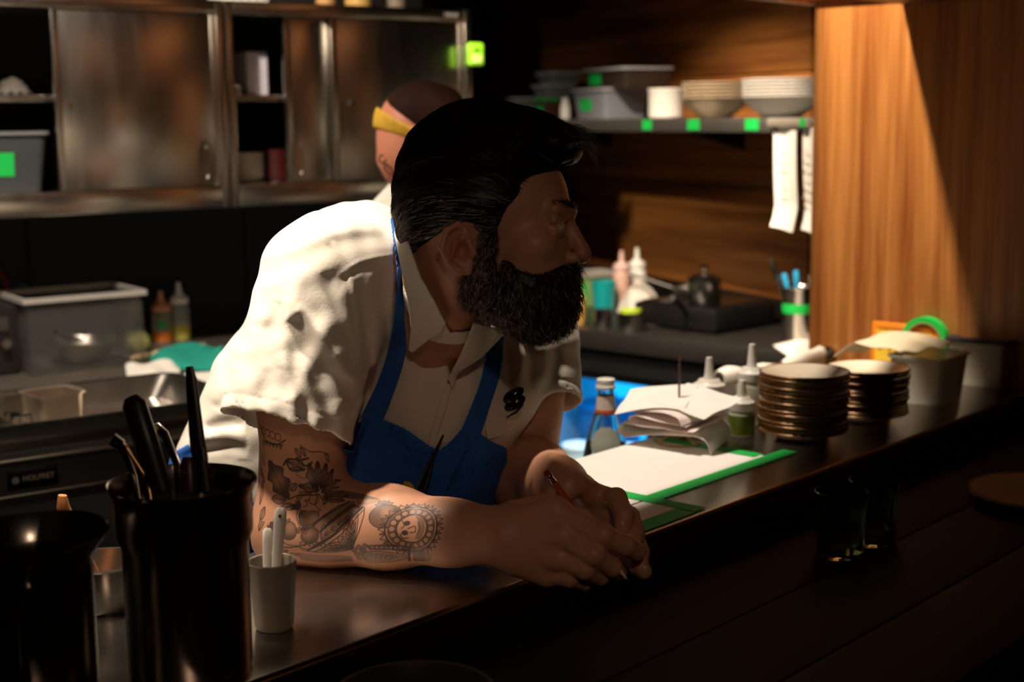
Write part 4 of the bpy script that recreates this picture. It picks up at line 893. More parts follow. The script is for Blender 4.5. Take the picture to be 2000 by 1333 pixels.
for lab, px0, py0, px1, py1, dd, r1 in (('taller white porcelain spoon with a hole in its handle, in the cup', 536, 1150, 549, 992, 0.0, 0.0062), ('shorter white porcelain spoon in the beige cup', 520, 1150, 523, 1032, 0.006, 0.0050)):
    t = thing('porcelain_spoon', lab, 'spoon', pcup)
    a, b = W(px0, py0, dC + dd), W(px1, py1, dC + dd)
    G().tube([a, a + (b - a) * 0.3, a + (b - a) * 0.8, a + (b - a) * 0.95, b], [r1 * 0.7, r1 * 0.75, r1, r1, r1 * 0.55], 16, flat=0.45, up=_F).build('handle', CS, t, world=True)
    bw = pcup + np.array([0, 0, 0.022]); g = G().lathe([(0, 0), (0.006, 0.001), (0.009, 0.005), (0.0095, 0.009), (0.008, 0.005), (0, 0.002)], 20, tuple(a + np.array([0, 0, -0.010]))); g.build('bowl', CS, t, world=True)
    if 'hole' in lab:
        hpt = a + (b - a) * 0.90; g = G().lathe([(0, 0), (0.0016, 0), (0.0016, 0.0008), (0, 0.0008)], 14); rot = Vector(-_F).to_track_quat('Z', 'Y').to_matrix().to_4x4()
        g.xf(T(*(hpt - _F * 0.0030)) @ rot); g.build('hole', mat('hole_dark', '#2a2620', 0.8), t, world=True)

# ------------------------------------------------------------------ on the bar ledge in the dark
ZBAR = 0.985
pl = PZ(2040, 957, ZBAR + 0.02); t = thing('bar_plate', 'cream plate lying on the dark bar at the right edge', 'plate', (pl[0], pl[1], ZBAR + 0.0003))
G().lathe(plate_prof(0.108, 0.02, 0.004), 64).build('plate_body', CERAM, t)
G().lathe([(0.102, 0.0192), (0.1068, 0.0204), (0.1082, 0.0194)], 64).build('gilt_rim', GILT, t)
bb0 = thing('bar_bowl', 'dark stacked bowl on the bar below the counter edge, lower one', 'bowl', (0.87, 0.905, ZBAR + 0.0003))
DKC = mat('dark_stoneware', '#2b221c', 0.35)
G().lathe(bowl_prof(0.072, 0.036), 56).build('bowl_body', DKC, bb0)
bb1 = dup(bb0, (0.87, 0.905, ZBAR + 0.0113), 0.0, 'dark stacked bowl on the bar below the counter edge, upper one')
for px, py, lab in ((1640, 1085, 'clear tumbler standing in the dark on the bar, left one'), (1705, 1060, 'clear tumbler standing in the dark on the bar, right one')):
    g0 = PZ(px, py, ZBAR + 0.0003); t = thing('tumbler', lab, 'glass', g0)
    G().lathe([(0, 0), (0.028, 0), (0.030, 0.003), (0.034, 0.085), (0.0325, 0.0855), (0.0285, 0.008), (0, 0.008)], 36).build('glass_body', GLASS, t)
    G().lathe([(0.0325, 0.0855), (0.0335, 0.0866), (0.0342, 0.0855)], 36).build('glass_lip', GLASS, t)
# ------------------------------------------------------------------ signed-distance sculpting
def v3(*a): return np.array(a, np.float32)
def s_ell(p, c, r):
    q = (p - np.asarray(c, np.float32)) / np.asarray(r, np.float32)
    k0 = np.sqrt((q * q).sum(1)) + 1e-9; q2 = q / np.asarray(r, np.float32); k1 = np.sqrt((q2 * q2).sum(1)) + 1e-9
    return k0 * (k0 - 1) / k1
def s_cone(p, a, b, ra, rb):
    a = np.asarray(a, np.float32); b = np.asarray(b, np.float32); ab = b - a
    t = np.clip(((p - a) @ ab) / (float(ab @ ab) + 1e-12), 0, 1)
    d = p - a - t[:, None] * ab
    return np.sqrt((d * d).sum(1)) - (ra + (rb - ra) * t)
def s_sph(p, c, r):
    d = p - np.asarray(c, np.float32); return np.sqrt((d * d).sum(1)) - r
def smin(a, b, k):
    h = np.clip(0.5 + 0.5 * (b - a) / k, 0, 1); return b * (1 - h) + a * h - k * h * (1 - h)
def smax(a, b, k): return -smin(-a, -b, k)
def chain(p, pts, rs, k=0.004):
    d = None
    for i in range(len(pts) - 1):
        e = s_cone(p, pts[i], pts[i + 1], rs[i], rs[i + 1]); d = e if d is None else smin(d, e, k)
    return d
def poly2(P, poly):
    """signed distance (in the polygon's own units) of 2D points, negative inside"""
    poly = np.asarray(poly, np.float32); n = len(poly); d = np.full(len(P), 1e9, np.float32); ins = np.zeros(len(P), bool)
    for i in range(n):
        a, b = poly[i], poly[(i + 1) % n]; e = b - a; w = P - a
        t = np.clip((w @ e) / (float(e @ e) + 1e-9), 0, 1); q = w - t[:, None] * e
        d = np.minimum(d, (q * q).sum(1))
        c = ((a[1] <= P[:, 1]) != (b[1] <= P[:, 1]))
        x = a[0] + (P[:, 1] - a[1]) / (e[1] if abs(e[1]) > 1e-9 else 1e-9) * e[0]
        ins ^= c & (P[:, 0] < x)
    d = np.sqrt(d); return np.where(ins, -d, d)
def pline_t(P, pts):
    pts = np.asarray(pts, np.float32); d = np.full(len(P), 1e18, np.float32); tt = np.zeros(len(P), np.float32); n = len(pts) - 1
    for i in range(n):
        a, b = pts[i], pts[i + 1]; e = b - a; w = P - a; t = np.clip((w @ e) / (float(e @ e) + 1e-9), 0, 1); q = w - t[:, None] * e; dd = (q * q).sum(1)
        m = dd < d; d[m] = dd[m]; tt[m] = (i + t[m]) / n
    return np.sqrt(d), tt
def pline(P, pts):
    pts = np.asarray(pts, np.float32); d = np.full(len(P), 1e18, np.float32)
    for a, b in zip(pts[:-1], pts[1:]):
        e = b - a; w = P - a; t = np.clip((w @ e) / (float(e @ e) + 1e-9), 0, 1); q = w - t[:, None] * e
        d = np.minimum(d, (q * q).sum(1))
    return np.sqrt(d)
def nets(fn, lo, hi, h, band=1.35):
    """surface nets on a sparsely evaluated grid"""
    lo = np.asarray(lo, np.float32); n = np.ceil((np.asarray(hi) - lo) / h / 4).astype(int) * 4 + 1
    cn = (n - 1) // 4 + 1
    ax = [lo[i] + np.arange(cn[i], dtype=np.float32) * h * 4 for i in range(3)]
    gp = np.stack(np.meshgrid(*ax, indexing='ij'), -1).reshape(-1, 3)
    cv = np.concatenate([fn(c) for c in np.array_split(gp, max(1, len(gp) // 200000))]).reshape(cn)
    act = np.abs(cv) < band * 4 * h
    cell = np.zeros(cn - 1, bool)
    for i in (0, 1):
        for j in (0, 1):
            for k in (0, 1): cell |= act[i:cn[0] - 1 + i, j:cn[1] - 1 + j, k:cn[2] - 1 + k]
    fine = np.repeat(np.repeat(np.repeat(cv[:-1, :-1, :-1], 4, 0), 4, 1), 4, 2)
    m = np.repeat(np.repeat(np.repeat(cell, 4, 0), 4, 1), 4, 2)
    pad = [(0, 1)] * 3
    fine = np.pad(fine, pad, mode='edge'); m2 = np.pad(m, pad, mode='constant')
    for a in range(3): m2 |= np.roll(m2, 1, a)
    idx = np.argwhere(m2)
    pts = lo + idx.astype(np.float32) * h
    val = np.concatenate([fn(c) for c in np.array_split(pts, max(1, len(pts) // 200000))])
    fine[m2] = val
    sg = fine < 0
    N = fine.shape
    cnt = np.zeros([k - 1 for k in N], np.uint8)
    for i in (0, 1):
        for j in (0, 1):
            for k in (0, 1): cnt += sg[i:N[0] - 1 + i, j:N[1] - 1 + j, k:N[2] - 1 + k]
    cells = np.argwhere((cnt > 0) & (cnt < 8)); ids = np.full(cnt.shape, -1, np.int32)
    ids[tuple(cells.T)] = np.arange(len(cells))
    acc = np.zeros((len(cells), 3), np.float32); w = np.zeros(len(cells), np.float32)
    corners = [(i, j, k) for i in (0, 1) for j in (0, 1) for k in (0, 1)]
    for c0 in corners:
        for a in range(3):
            if c0[a] == 0:
                c1 = list(c0); c1[a] = 1
                v0 = fine[tuple((cells + c0).T)]; v1 = fine[tuple((cells + c1).T)]
                x = (v0 < 0) != (v1 < 0); t = np.where(x, v0 / (v0 - v1 + 1e-12), 0)
                pos = np.array(c0, np.float32) + np.zeros((len(cells), 3), np.float32); pos[:, a] += t
                acc += pos * x[:, None]; w += x
    V = lo + (cells + acc / w[:, None]) * h
    F = []; a_flip = False
    for a in range(3):
        b, c = (a + 1) % 3, (a + 2) % 3
        s0 = [slice(None)] * 3; s1 = [slice(None)] * 3; s0[a] = slice(0, N[a] - 1); s1[a] = slice(1, N[a])
        df = sg[tuple(s0)] != sg[tuple(s1)]
        e = np.argwhere(df); e = e[(e[:, b] > 0) & (e[:, c] > 0) & (e[:, b] < N[b] - 1) & (e[:, c] < N[c] - 1)]
        flip = sg[tuple(e.T)]
        q = []
        for db, dc in ((1, 1), (0, 1), (0, 0), (1, 0)):
            o = e.copy(); o[:, b] -= db; o[:, c] -= dc; q.append(ids[tuple(o.T)])
        q = np.stack(q, 1); q = np.where(flip[:, None], q[:, ::-1], q) if a_flip else np.where(flip[:, None], q, q[:, ::-1]); F.append(q)
    return V.astype(np.float64), np.concatenate(F)
def relax(V, F, it=2, lam=0.5):
    n = len(V); E = np.concatenate([F[:, [0, 1]], F[:, [1, 2]], F[:, [2, 3]], F[:, [3, 0]]])
    E = np.concatenate([E, E[:, ::-1]]); c = np.bincount(E[:, 0], minlength=n)[:, None] + 1e-9
    for _ in range(it):
        S_ = np.stack([np.bincount(E[:, 0], weights=V[E[:, 1], k], minlength=n) for k in range(3)], 1)
        V = V + lam * (S_ / c - V)
    return V
def mesh_np(name, V, F, m, parent, attr=None):
    me = bpy.data.meshes.new(name)
    P = np.array(parent.location) + (np.array(parent.parent.location) if parent.parent else 0) if parent is not None else 0
    V = np.asarray(V) - P
    k = F.shape[1]
    a_, b_, c_ = V[F[:, 0]], V[F[:, 1]], V[F[:, 2]]; o_ = V.mean(0)
    if ((a_ - o_) * np.cross(b_ - o_, c_ - o_)).sum() < 0: F = F[:, ::-1]
    me.vertices.add(len(V)); me.vertices.foreach_set('co', V.astype(np.float32).ravel())
    me.loops.add(F.size); me.loops.foreach_set('vertex_index', F.astype(np.int32).ravel())
    me.polygons.add(len(F)); me.polygons.foreach_set('loop_start', np.arange(0, F.size, k, dtype=np.int32))
    me.polygons.foreach_set('use_smooth', np.ones(len(F), bool))
    if attr is not None:
        for an, av in attr.items():
            at_ = me.attributes.new(an, 'FLOAT', 'POINT'); at_.data.foreach_set('value', av.astype(np.float32))
    me.update(calc_edges=True); me.validate()
    if m: me.materials.append(m)
    o = bpy.data.objects.new(name, me); COL.objects.link(o)
    if parent is not None: o.parent = parent
    return o
def sculpt(name, fn, lo, hi, h, m, parent, smooth=2):
    V, F = nets(fn, lo, hi, h); V = relax(V, F, smooth)
    return mesh_np(name, c2w(V), F, m, parent)
def pxy(p): return np.stack([1000 + FPX * p[:, 0] / p[:, 2], 666.5 - FPX * p[:, 1] / p[:, 2]], 1)
def strands(name, roots, paths, rad, m, parent):
    """paths (n,k,3) camera space -> three sided tapered hairs in one mesh"""
    n, k, _ = paths.shape
    T_ = np.gradient(paths, axis=1); T_ /= np.linalg.norm(T_, axis=2, keepdims=True) + 1e-12
    u = np.cross(T_, np.array([0.3, 0.5, 0.81])); u /= np.linalg.norm(u, axis=2, keepdims=True) + 1e-12; w = np.cross(T_, u)
    tp = np.linspace(1, 0.25, k)[None, :, None] * np.asarray(rad).reshape(-1, 1, 1)
    R3 = [paths + tp * (math.cos(a) * u + math.sin(a) * w) for a in (0, 2.094, 4.189)]
    V = np.stack(R3, 2).reshape(-1, 3)
    b = (np.arange(n)[:, None] * k + np.arange(k - 1)[None]) * 3; F = []
    for j in range(3):
        j2 = (j + 1) % 3; F.append(np.stack([b + j, b + j2, b + 3 + j2, b + 3 + j], -1).reshape(-1, 4))
    o = mesh_np(name, c2w(V), np.concatenate(F), m, parent); o['kind'] = 'stuff'
    return o
def sample_surface(V, F, n, rng):
    a, b, c = V[F[:, 0]], V[F[:, 1]], V[F[:, 2]]
    ar = np.linalg.norm(np.cross(b - a, c - a), axis=1) + 1e-12; f = rng.choice(len(F), n, p=ar / ar.sum())
    u, v = rng.random((2, n)); d = V[F[f, 3]]
    p = (a[f] * (1 - u)[:, None] + b[f] * u[:, None]) * (1 - v)[:, None] + (d * (1 - u)[:, None] + c[f] * u[:, None]) * v[:, None]
    nn = np.cross(b[f] - a[f], d - a[f]); nn /= np.linalg.norm(nn, axis=1, keepdims=True) + 1e-12
    return p, nn
# ================================================================== the bearded man leaning on the pass
MAN = thing('person', 'bearded man in white shirt and blue apron leaning on the counter holding a pencil', 'person', (1.42, 1.58, 0.0))
# ---- landmarks in camera space
ShR, ElR, WrR = cs(640, 560, 1.655), cs(566, 1030, 1.655), cs(985, 1047, 1.555)
ShL, ElL, WrL = cs(1035, 650, 1.95), cs(1008, 925, 1.92), cs(1118, 975, 1.70)
# head frame
YAW = math.radians(8)
HO = cs(943, 497, 1.60)
Hf = np.array([math.cos(YAW), 0.0, -math.sin(YAW)]); Hu = np.array([0.0, 1.0, 0.0]); Hl = np.array([-math.sin(YAW), 0.0, -math.cos(YAW)])
HM = np.stack([Hf, Hu, Hl]).astype(np.float32)
def hl(p): return ((p - HO.astype(np.float32)) @ HM.T) * 1000.0      # -> mm (forward, up, towards viewer)
def hw(q): return HO + (np.asarray(q) / 1000.0) @ HM
def head_sdf(p):
    q = hl(p); m = q.copy(); m[:, 2] = np.abs(m[:, 2])
    d = s_ell(q, (-6, 62, 0), (90, 80, 74))
    d = smin(d, s_ell(q, (44, 58, 0), (52, 56, 57)), 14)
    d = smin(d, s_ell(q, (56, 2, 0), (42, 58, 54)), 16)
    d = smin(d, s_cone(m, (94, 47, 6), (84, 46, 40), 11, 9), 9)
    d = smin(d, s_ell(m, (64, 8, 42), (20, 15, 15)), 12)
    d = smin(d, s_cone(m, (12, -48, 46), (72, -78, 14), 13, 15), 16)
    d = smin(d, s_ell(q, (78, -40, 0), (23, 30, 30)), 12)
    d = smin(d, s_ell(q, (80, -70, 0), (14, 15, 18)), 12)
    d = smax(d, -s_ell(m, (101, 27, 31), (14, 10, 15)), 8)
    d = smin(d, s_sph(m, (83, 26, 31), 12.2), 1.5)
    d = smin(d, s_cone(m, (93, 36, 20), (84, 33, 44), 4.2, 4.2), 4)
    d = smin(d, s_cone(m, (92, 18, 22), (85, 19, 42), 3.0, 3.0), 4)
    d = smin(d, s_cone(q, (96, 34, 0), (111, 4, 0), 6.5, 8.5), 7)
    d = smin(d, s_sph(q, (112, -2, 0), 9.2), 5)
    d = smin(d, s_ell(m, (101, -6, 11), (9, 7, 7)), 4)
    d = smax(d, -s_ell(m, (106, -14, 6), (5, 4, 3)), 2)
    d = smin(d, s_cone(q, (99, -33, -18), (99, -33, 18), 5, 5), 5)
    # ears
    hx = [(-4, 20, 76), (-14, 27, 80), (-25, 20, 86), (-30, 2, 88), (-24, -13, 84), (-13, -23, 78), (-4, -22, 75), (-1, -14, 75)]
    e = chain(m, [np.array(h_, np.float32) for h_ in hx], [3.2, 3.6, 3.8, 3.8, 3.6, 5.0, 4.6, 3.5], 2.5)
    e = smin(e, s_ell(m, (-13, 2, 76), (16, 23, 6)), 3)
    e = smin(e, s_cone(m, (-8, 14, 80), (-19, -6, 83), 2.8, 2.8), 3)
    e = smax(e, -s_ell(m, (-9, -2, 84), (8, 12, 8)), 3)
    e = smin(e, s_ell(m, (2, -3, 77), (4, 6, 4)), 3)
    d = smin(d, e, 3)
    return d / 1000.0
def neck_sdf(p):
    a = hw((-22, 0, 0)); b = cs(835, 640, 1.755)
    d = s_cone(p, a, b, 0.055, 0.064)
    d = smin(d, s_cone(p, hw((-20, -10, 52)), cs(900, 680, 1.69), 0.012, 0.010), 0.02)
    return d
def armR(p):
    d = s_cone(p, ShR, (ShR + ElR) / 2, 0.062, 0.055)
    d = smin(d, s_cone(p, (ShR + ElR) / 2, ElR + np.array([0.006, 0.006, 0]), 0.055, 0.044), 0.02)
    E2 = cs(640, 1020, 1.640); M2 = cs(760, 1030, 1.612)
    d = smin(d, chain(p, [ElR, E2, M2, cs(880, 1041, 1.582), WrR], [0.041, 0.0495, 0.0445, 0.034, 0.0315], 0.02), 0.022)
    d = smin(d, s_sph(p, cs(540, 1052, 1.668), 0.026), 0.02)
    return d
def handR(p):
    k1, k2, k3, k4 = cs(1086, 998, 1.530), cs(1100, 1046, 1.519), cs(1092, 1091, 1.522), cs(1070, 1121, 1.535)
    d = s_cone(p, WrR, k1, 0.026, 0.0165)
    for k_, r in ((k2, 0.0165), (k3, 0.0160), (k4, 0.0150)): d = smin(d, s_cone(p, WrR + np.array([0.004, -0.004, 0]), k_, 0.026, r), 0.008)
    d = smin(d, s_cone(p, cs(1010, 1085, 1.55), cs(1060, 1105, 1.55), 0.022, 0.018), 0.014)
    for pts, rs in (([k1, cs(1178, 1046, 1.497), cs(1222, 1066, 1.507), cs(1243, 1078, 1.52)], [0.0135, 0.0118, 0.0108, 0.0102]),
                    ([k2, cs(1160, 1084, 1.495), cs(1196, 1108, 1.512), cs(1208, 1120, 1.533)], [0.0132, 0.0118, 0.0105, 0.0095]),
                    ([k3, cs(1142, 1112, 1.503), cs(1172, 1126, 1.525), cs(1176, 1128, 1.546)], [0.0125, 0.0112, 0.0100, 0.0090]),
                    ([k4, cs(1112, 1130, 1.518), cs(1140, 1138, 1.538), cs(1146, 1134, 1.556)], [0.0115, 0.0100, 0.0090, 0.0082])):
        f = chain(p, pts, rs, 0.003)
        f = smin(f, s_sph(p, pts[1] + np.array([0, 0.001, -0.002]), rs[1] * 0.98), 0.003)
        d = smin(d, f, 0.0028)
    # thumb, tucked behind
    d = smin(d, chain(p, [cs(1005, 1010, 1.575), cs(1062, 990, 1.592), cs(1108, 1000, 1.590), cs(1140, 1010, 1.582)], [0.019, 0.0140, 0.0120, 0.0100], 0.004), 0.010)
    return d
def armL(p):
    d = s_cone(p, ShL, ElL, 0.060, 0.052)
    d = smin(d, chain(p, [ElL, cs(1040, 935, 1.86), cs(1085, 955, 1.77), WrL], [0.047, 0.050, 0.038, 0.031], 0.02), 0.02)
    return d
def handL(p):
    k1, k2, k3, k4 = cs(1180, 976, 1.615), cs(1196, 1000, 1.615), cs(1200, 1030, 1.62), cs(1190, 1058, 1.63)
    d = s_cone(p, WrL, k1, 0.026, 0.0150)
    for k_, r in ((k2, 0.016), (k3, 0.0155), (k4, 0.0145)): d = smin(d, s_cone(p, WrL, k_, 0.027, r), 0.012)
    for pts, rs in (([k1, cs(1204, 974, 1.590), cs(1219, 1006, 1.568), cs(1217, 1032, 1.560)], [0.0135, 0.0118, 0.0108, 0.0098]),
                    ([k2, cs(1228, 1010, 1.590), cs(1240, 1042, 1.566), cs(1236, 1066, 1.555)], [0.0135, 0.0120, 0.0108, 0.0098]),
                    ([k3, cs(1236, 1046, 1.590), cs(1250, 1080, 1.566), cs(1250, 1098, 1.552)], [0.0130, 0.0115, 0.0105, 0.0095]),
                    ([k4, cs(1226, 1086, 1.585), cs(1246, 1108, 1.560), cs(1258, 1117, 1.548)], [0.0120, 0.0108, 0.0098, 0.0088])):
        d = smin(d, chain(p, pts, rs, 0.003), 0.003)
    d = smin(d, s_ell(p, cs(1165, 1015, 1.645), (0.030, 0.030, 0.022)), 0.015)
    th = chain(p, [cs(1150, 985, 1.640), cs(1150, 962, 1.608), cs(1126, 946, 1.590), cs(1106, 962, 1.580)], [0.017, 0.0140, 0.0125, 0.0112], 0.004)
    th = smin(th, s_ell(p, cs(1110, 950, 1.580), (0.013, 0.013, 0.011)), 0.004)
    return smin(d, th, 0.008)
def inner(p):
    d = s_cone(p, cs(690, 600, 1.80), cs(600, 960, 1.96), 0.085, 0.11)
    d = smin(d, s_cone(p, ShR, ShL, 0.052, 0.050), 0.03)
    return smin(d, s_cone(p, cs(850, 700, 1.83), cs(720, 900, 1.92), 0.075, 0.09), 0.04)
def body_sdf(p):
    d = smin(head_sdf(p), neck_sdf(p), 0.018)
    d = smin(d, inner(p), 0.03)
    a = smin(armR(p), handR(p), 0.010)
    b = smin(armL(p), handL(p), 0.010)
    # the two hands touch without melting into each other
    ab = smin(a, b, 0.0012)
    return smin(d, ab, 0.012)

# ---- tattoos: drawn in the arm's own unrolled coordinates
def arm_uv(p):
    """unrolled coordinates (photo pixel units along and around the limb) and which limb"""
    A_, B_ = cs(566, 1015, 1.655), WrR
    ab = B_ - A_; L = np.linalg.norm(ab); ab = ab / L
    t = (p - A_) @ ab; ax = A_ + np.outer(t, ab); rv = p - ax; r = np.linalg.norm(rv, axis=1)
    n0 = np.array([0, 0, -1.0]); n0 = n0 - ab * (n0 @ ab); n0 /= np.linalg.norm(n0); dn = np.cross(n0, ab); dn = dn if dn[1] < 0 else -dn
    th = np.arctan2(rv @ dn, rv @ n0)
    axp = pxy(ax); u1 = axp[:, 0]; w1 = axp[:, 1] + r * th * FPX / 1.6
    A2, B2 = ShR, ElR; ab2 = B2 - A2; L2 = np.linalg.norm(ab2); ab2 = ab2 / L2
    t2 = (p - A2) @ ab2; ax2 = A2 + np.outer(t2, ab2); rv2 = p - ax2; r2 = np.linalg.norm(rv2, axis=1)
    m0 = np.array([0, 0, -1.0]); m0 = m0 - ab2 * (m0 @ ab2); m0 /= np.linalg.norm(m0); rn = np.cross(m0, ab2); rn = rn if rn[0] > 0 else -rn
    th2 = np.arctan2(rv2 @ rn, rv2 @ m0); axp2 = pxy(ax2)
    u2 = axp2[:, 0] + r2 * th2 * FPX / 1.62; w2 = axp2[:, 1]
    up = (p[:, 1] > cs(566, 985, 1.655)[1]) & (u1 < 665)
    up |= (u1 < 585) & (p[:, 1] > cs(566, 1010, 1.655)[1])
    return np.where(up, u2, u1), np.where(up, w2, w1)
def tattoo(U, Wc):
    P = np.stack([U, Wc], 1).astype(np.float32); ink = np.zeros(len(P), np.float32)
    def near(x0, y0, x1, y1, m=6): return np.where((P[:, 0] > x0 - m) & (P[:, 0] < x1 + m) & (P[:, 1] > y0 - m) & (P[:, 1] < y1 + m))[0]
    def bb_(pts): a = np.asarray(pts); return a[:, 0].min(), a[:, 1].min(), a[:, 0].max(), a[:, 1].max()
    def put(i, v): ink[i] = np.maximum(ink[i], v)
    def line(pts, w=1.0, k=0.85, sp=True):
        pts = spline(pts, 6) if sp and len(pts) > 2 else np.asarray(pts, float); i = near(*bb_(pts))
        if len(i): put(i, k * np.clip(1.3 - pline(P[i], pts) / w + 0.0, 0, 1))
    def fill(pts, k=0.55, edge=0.85, w=1.0, grad=None, sp=False):
        if sp: pts = spline(list(pts) + [pts[0]], 6)
        i = near(*bb_(pts))
        if not len(i): return
        d = poly2(P[i], pts); kk = k
        if grad is not None: kk = k * np.clip(0.45 + grad[2] * np.hypot(P[i, 0] - grad[0], P[i, 1] - grad[1]) / 22, 0.25, 1.15)
        put(i, kk * np.clip(0.5 - d, 0, 1)); put(i, edge * np.clip(1.3 - np.abs(d) / w, 0, 1))
    def disc(cx, cy, rx, ry=None, k=0.0, edge=0.85, grad=None, w=1.0, rot=0.0):
        ry = ry or rx; q = np.linspace(0, 2 * math.pi, 26, endpoint=False); x = rx * np.cos(q); y = ry * np.sin(q)
        fill(np.stack([cx + x * math.cos(rot) - y * math.sin(rot), cy + x * math.sin(rot) + y * math.cos(rot)], 1), k, edge, w, grad)
    def leaf(x0, y0, x1, y1, wd, k=0.55, lobes=0, vein=True):
        a = np.array([x0, y0], float); b = np.array([x1, y1], float); d = b - a; n = np.array([-d[1], d[0]]) / np.hypot(*d)
        t = np.linspace(0, 1, 17); wv = wd * np.sin(math.pi * t) ** 0.8 * (1 + (0.28 * np.cos(2 * math.pi * lobes * t) if lobes else 0))
        L_ = [a + d * tt + n * ww for tt, ww in zip(t, wv)]; R_ = [a + d * tt - n * ww for tt, ww in zip(t, wv)][::-1]
        fill(np.array(L_ + R_), k, 0.9, 1.0, (*(a + d * 0.5), 0.7))
        if vein: line([a, b], 0.9, 0.95, False)
    # upper arm
    for pts in ([(486, 832), (498, 856), (490, 882), (508, 898), (516, 915)], [(494, 838), (512, 850), (504, 878)], [(508, 866), (516, 892), (516, 914), (503, 893)]): line(pts, 1.0, 0.7)
    for x in (512, 526, 540, 554): disc(x, 852 + (x - 530) * 0.12, 7, k=0.08); 
    line([(503, 846), (520, 866), (548, 870), (570, 858)], 1.6, 0.9)
    for k_ in range(6):
        x = 510 + 9 * k_; line([(x, 866 + k_ * 0.5), (x + 4.5, 876), (x + 9, 866)], 1.0, 0.85, False); disc(x + 4.5, 869, 1.2, k=0.8)
    leaf(577, 966, 530, 902, 20, 0.62, 3); line([(577, 966), (600, 955), (640, 948)], 1.4)
    leaf(572, 968, 540, 972, 9, 0.6); leaf(580, 950, 592, 935, 6, 0.45)
    for pts in ([(566, 905), (575, 893), (600, 890), (615, 885)], [(572, 898), (582, 912), (608, 906)], [(590, 890), (612, 900), (622, 892)]): line(pts, 2.4, 0.85)
    for x0, y0, x1, y1, wd in ((628, 938, 616, 894, 9), (636, 938, 634, 888, 9), (644, 938, 654, 890, 9), (650, 936, 672, 900, 8), (640, 940, 596, 938, 8), (646, 942, 680, 930, 7), (604, 906, 572, 896, 4), (606, 908, 578, 910, 4), (606, 902, 592, 886, 4)): leaf(x0, y0, x1, y1, wd, 0.75, 2)
    for x0, y0 in ((500, 920), (508, 930), (590, 870), (600, 866), (650, 872)): leaf(x0, y0, x0 + 10, y0 + 16, 4, 0.4)
    line([(600, 862), (618, 872), (640, 870), (660, 874)], 1.2); line([(590, 918), (606, 924), (618, 918)], 1.0, 0.6)
    leaf(506, 990, 512, 945, 6, 0.45); leaf(512, 1018, 524, 990, 6, 0.6); leaf(560, 985, 590, 975, 6, 0.7); line([(548, 1000), (570, 985), (592, 972)], 1.2); leaf(545, 1030, 556, 1000, 5, 0.5)
    # forearm: dark framing leaf
    fill([(598, 965), (586, 980), (574, 1000), (566, 1025), (572, 1042), (584, 1048), (592, 1040), (580, 1030), (590, 1012), (602, 1008), (592, 990), (604, 972)], 0.72, 0.95)
    line([(586, 980), (578, 1010), (590, 1040)], 1.0, 1.0); line([(594, 985), (584, 1005), (580, 1035)], 0.8, 0.3)
    line([(565, 1018), (568, 1045), (580, 1060), (605, 1064), (640, 1056)], 1.5); line([(571, 1022), (575, 1042), (586, 1056)], 1.0); line([(590, 1048), (604, 1058), (622, 1060)], 1.2)
    # shapes on the elbow side
    fill([(600, 948), (614, 946), (600, 962), (604, 985), (594, 995), (592, 968)], 0.32, 0.75)
    for pts in ([(604, 984), (620, 982), (642, 984), (652, 990)], [(604, 988), (622, 986), (640, 990)], [(608, 975), (618, 968), (612, 962), (622, 960)], [(624, 948), (620, 962), (632, 966), (640, 956), (636, 946)],
                [(638, 950), (634, 964), (646, 976)], [(624, 986), (622, 1000), (630, 1020), (638, 1028)], [(630, 985), (626, 1000), (634, 1018)], [(612, 948), (628, 944), (644, 950), (658, 962)]): line(pts, 1.0, 0.8)
    leaf(646, 972, 656, 990, 7, 0.35, vein=False)
    # dark leaf fan
    for x1, y1, wd in ((656, 944, 8), (690, 942, 8), (704, 954, 8), (700, 968, 7), (668, 976, 9)): leaf(660, 960, x1, y1, wd, 0.78)
    fill([(660, 945), (690, 940), (735, 952), (760, 962), (715, 962), (690, 958)], 0.55, 0.7)
    # plums
    disc(645, 1002, 18, 22, 0.55, grad=(650, 996, 0.8)); disc(607, 1028, 16, 19, 0.6, grad=(610, 1022, 0.8)); disc(648, 1038, 18, 15, 0.58, grad=(646, 1034, 1.0), rot=-0.7); disc(566, 1048, 8, 14, 0.5)
    for a_ in (-0.6, 0.1, 0.8, 2.4, 3.0): leaf(634, 1024, 634 + 13 * math.cos(a_), 1024 + 13 * math.sin(a_), 3, 0.75, vein=False)
    for a_ in (2.6, 3.3, 4.0, 5.4): leaf(600, 1014, 600 + 15 * math.cos(a_), 1014 + 12 * math.sin(a_), 3, 0.75, vein=False)
    # diagonal bands
    fill([(652, 1016), (695, 976), (716, 968), (722, 976), (690, 1008), (666, 1030)], 0.5, 0.9); fill([(668, 1030), (722, 978), (736, 984), (700, 1022), (668, 1046)], 0.45, 0.9)
    for a_, b_ in (((655, 1016), (708, 970)), ((667, 1030), (716, 976)), ((640, 1070), (690, 1036)), ((690, 1036), (738, 982))): line([a_, b_], 3.0, 0.9, False)
    for a_, b_ in (((655, 1016), (708, 970)), ((667, 1030), (716, 976)), ((690, 1036), (738, 982))): pass
    for k_ in range(5):
        x, y = 668 + 11 * k_, 1024 - 10 * k_; line([(x, y), (x + 5, y - 8), (x + 10, y - 2)], 1.2, 0.9); line([(x + 6, y + 14), (x + 10, y + 6), (x + 16, y + 8)], 1.2, 0.9); disc(x + 10, y + 12, 2.4, k=0.6)
    line([(622, 1062), (648, 1066), (680, 1046), (712, 1018), (738, 984)], 1.4); line([(628, 1068), (652, 1072), (686, 1050), (718, 1020), (743, 986)], 1.2)
    for k_ in range(5): x = 626 + 10 * k_; line([(x, 1060), (x + 4, 1050), (x + 8, 1058)], 1.2)
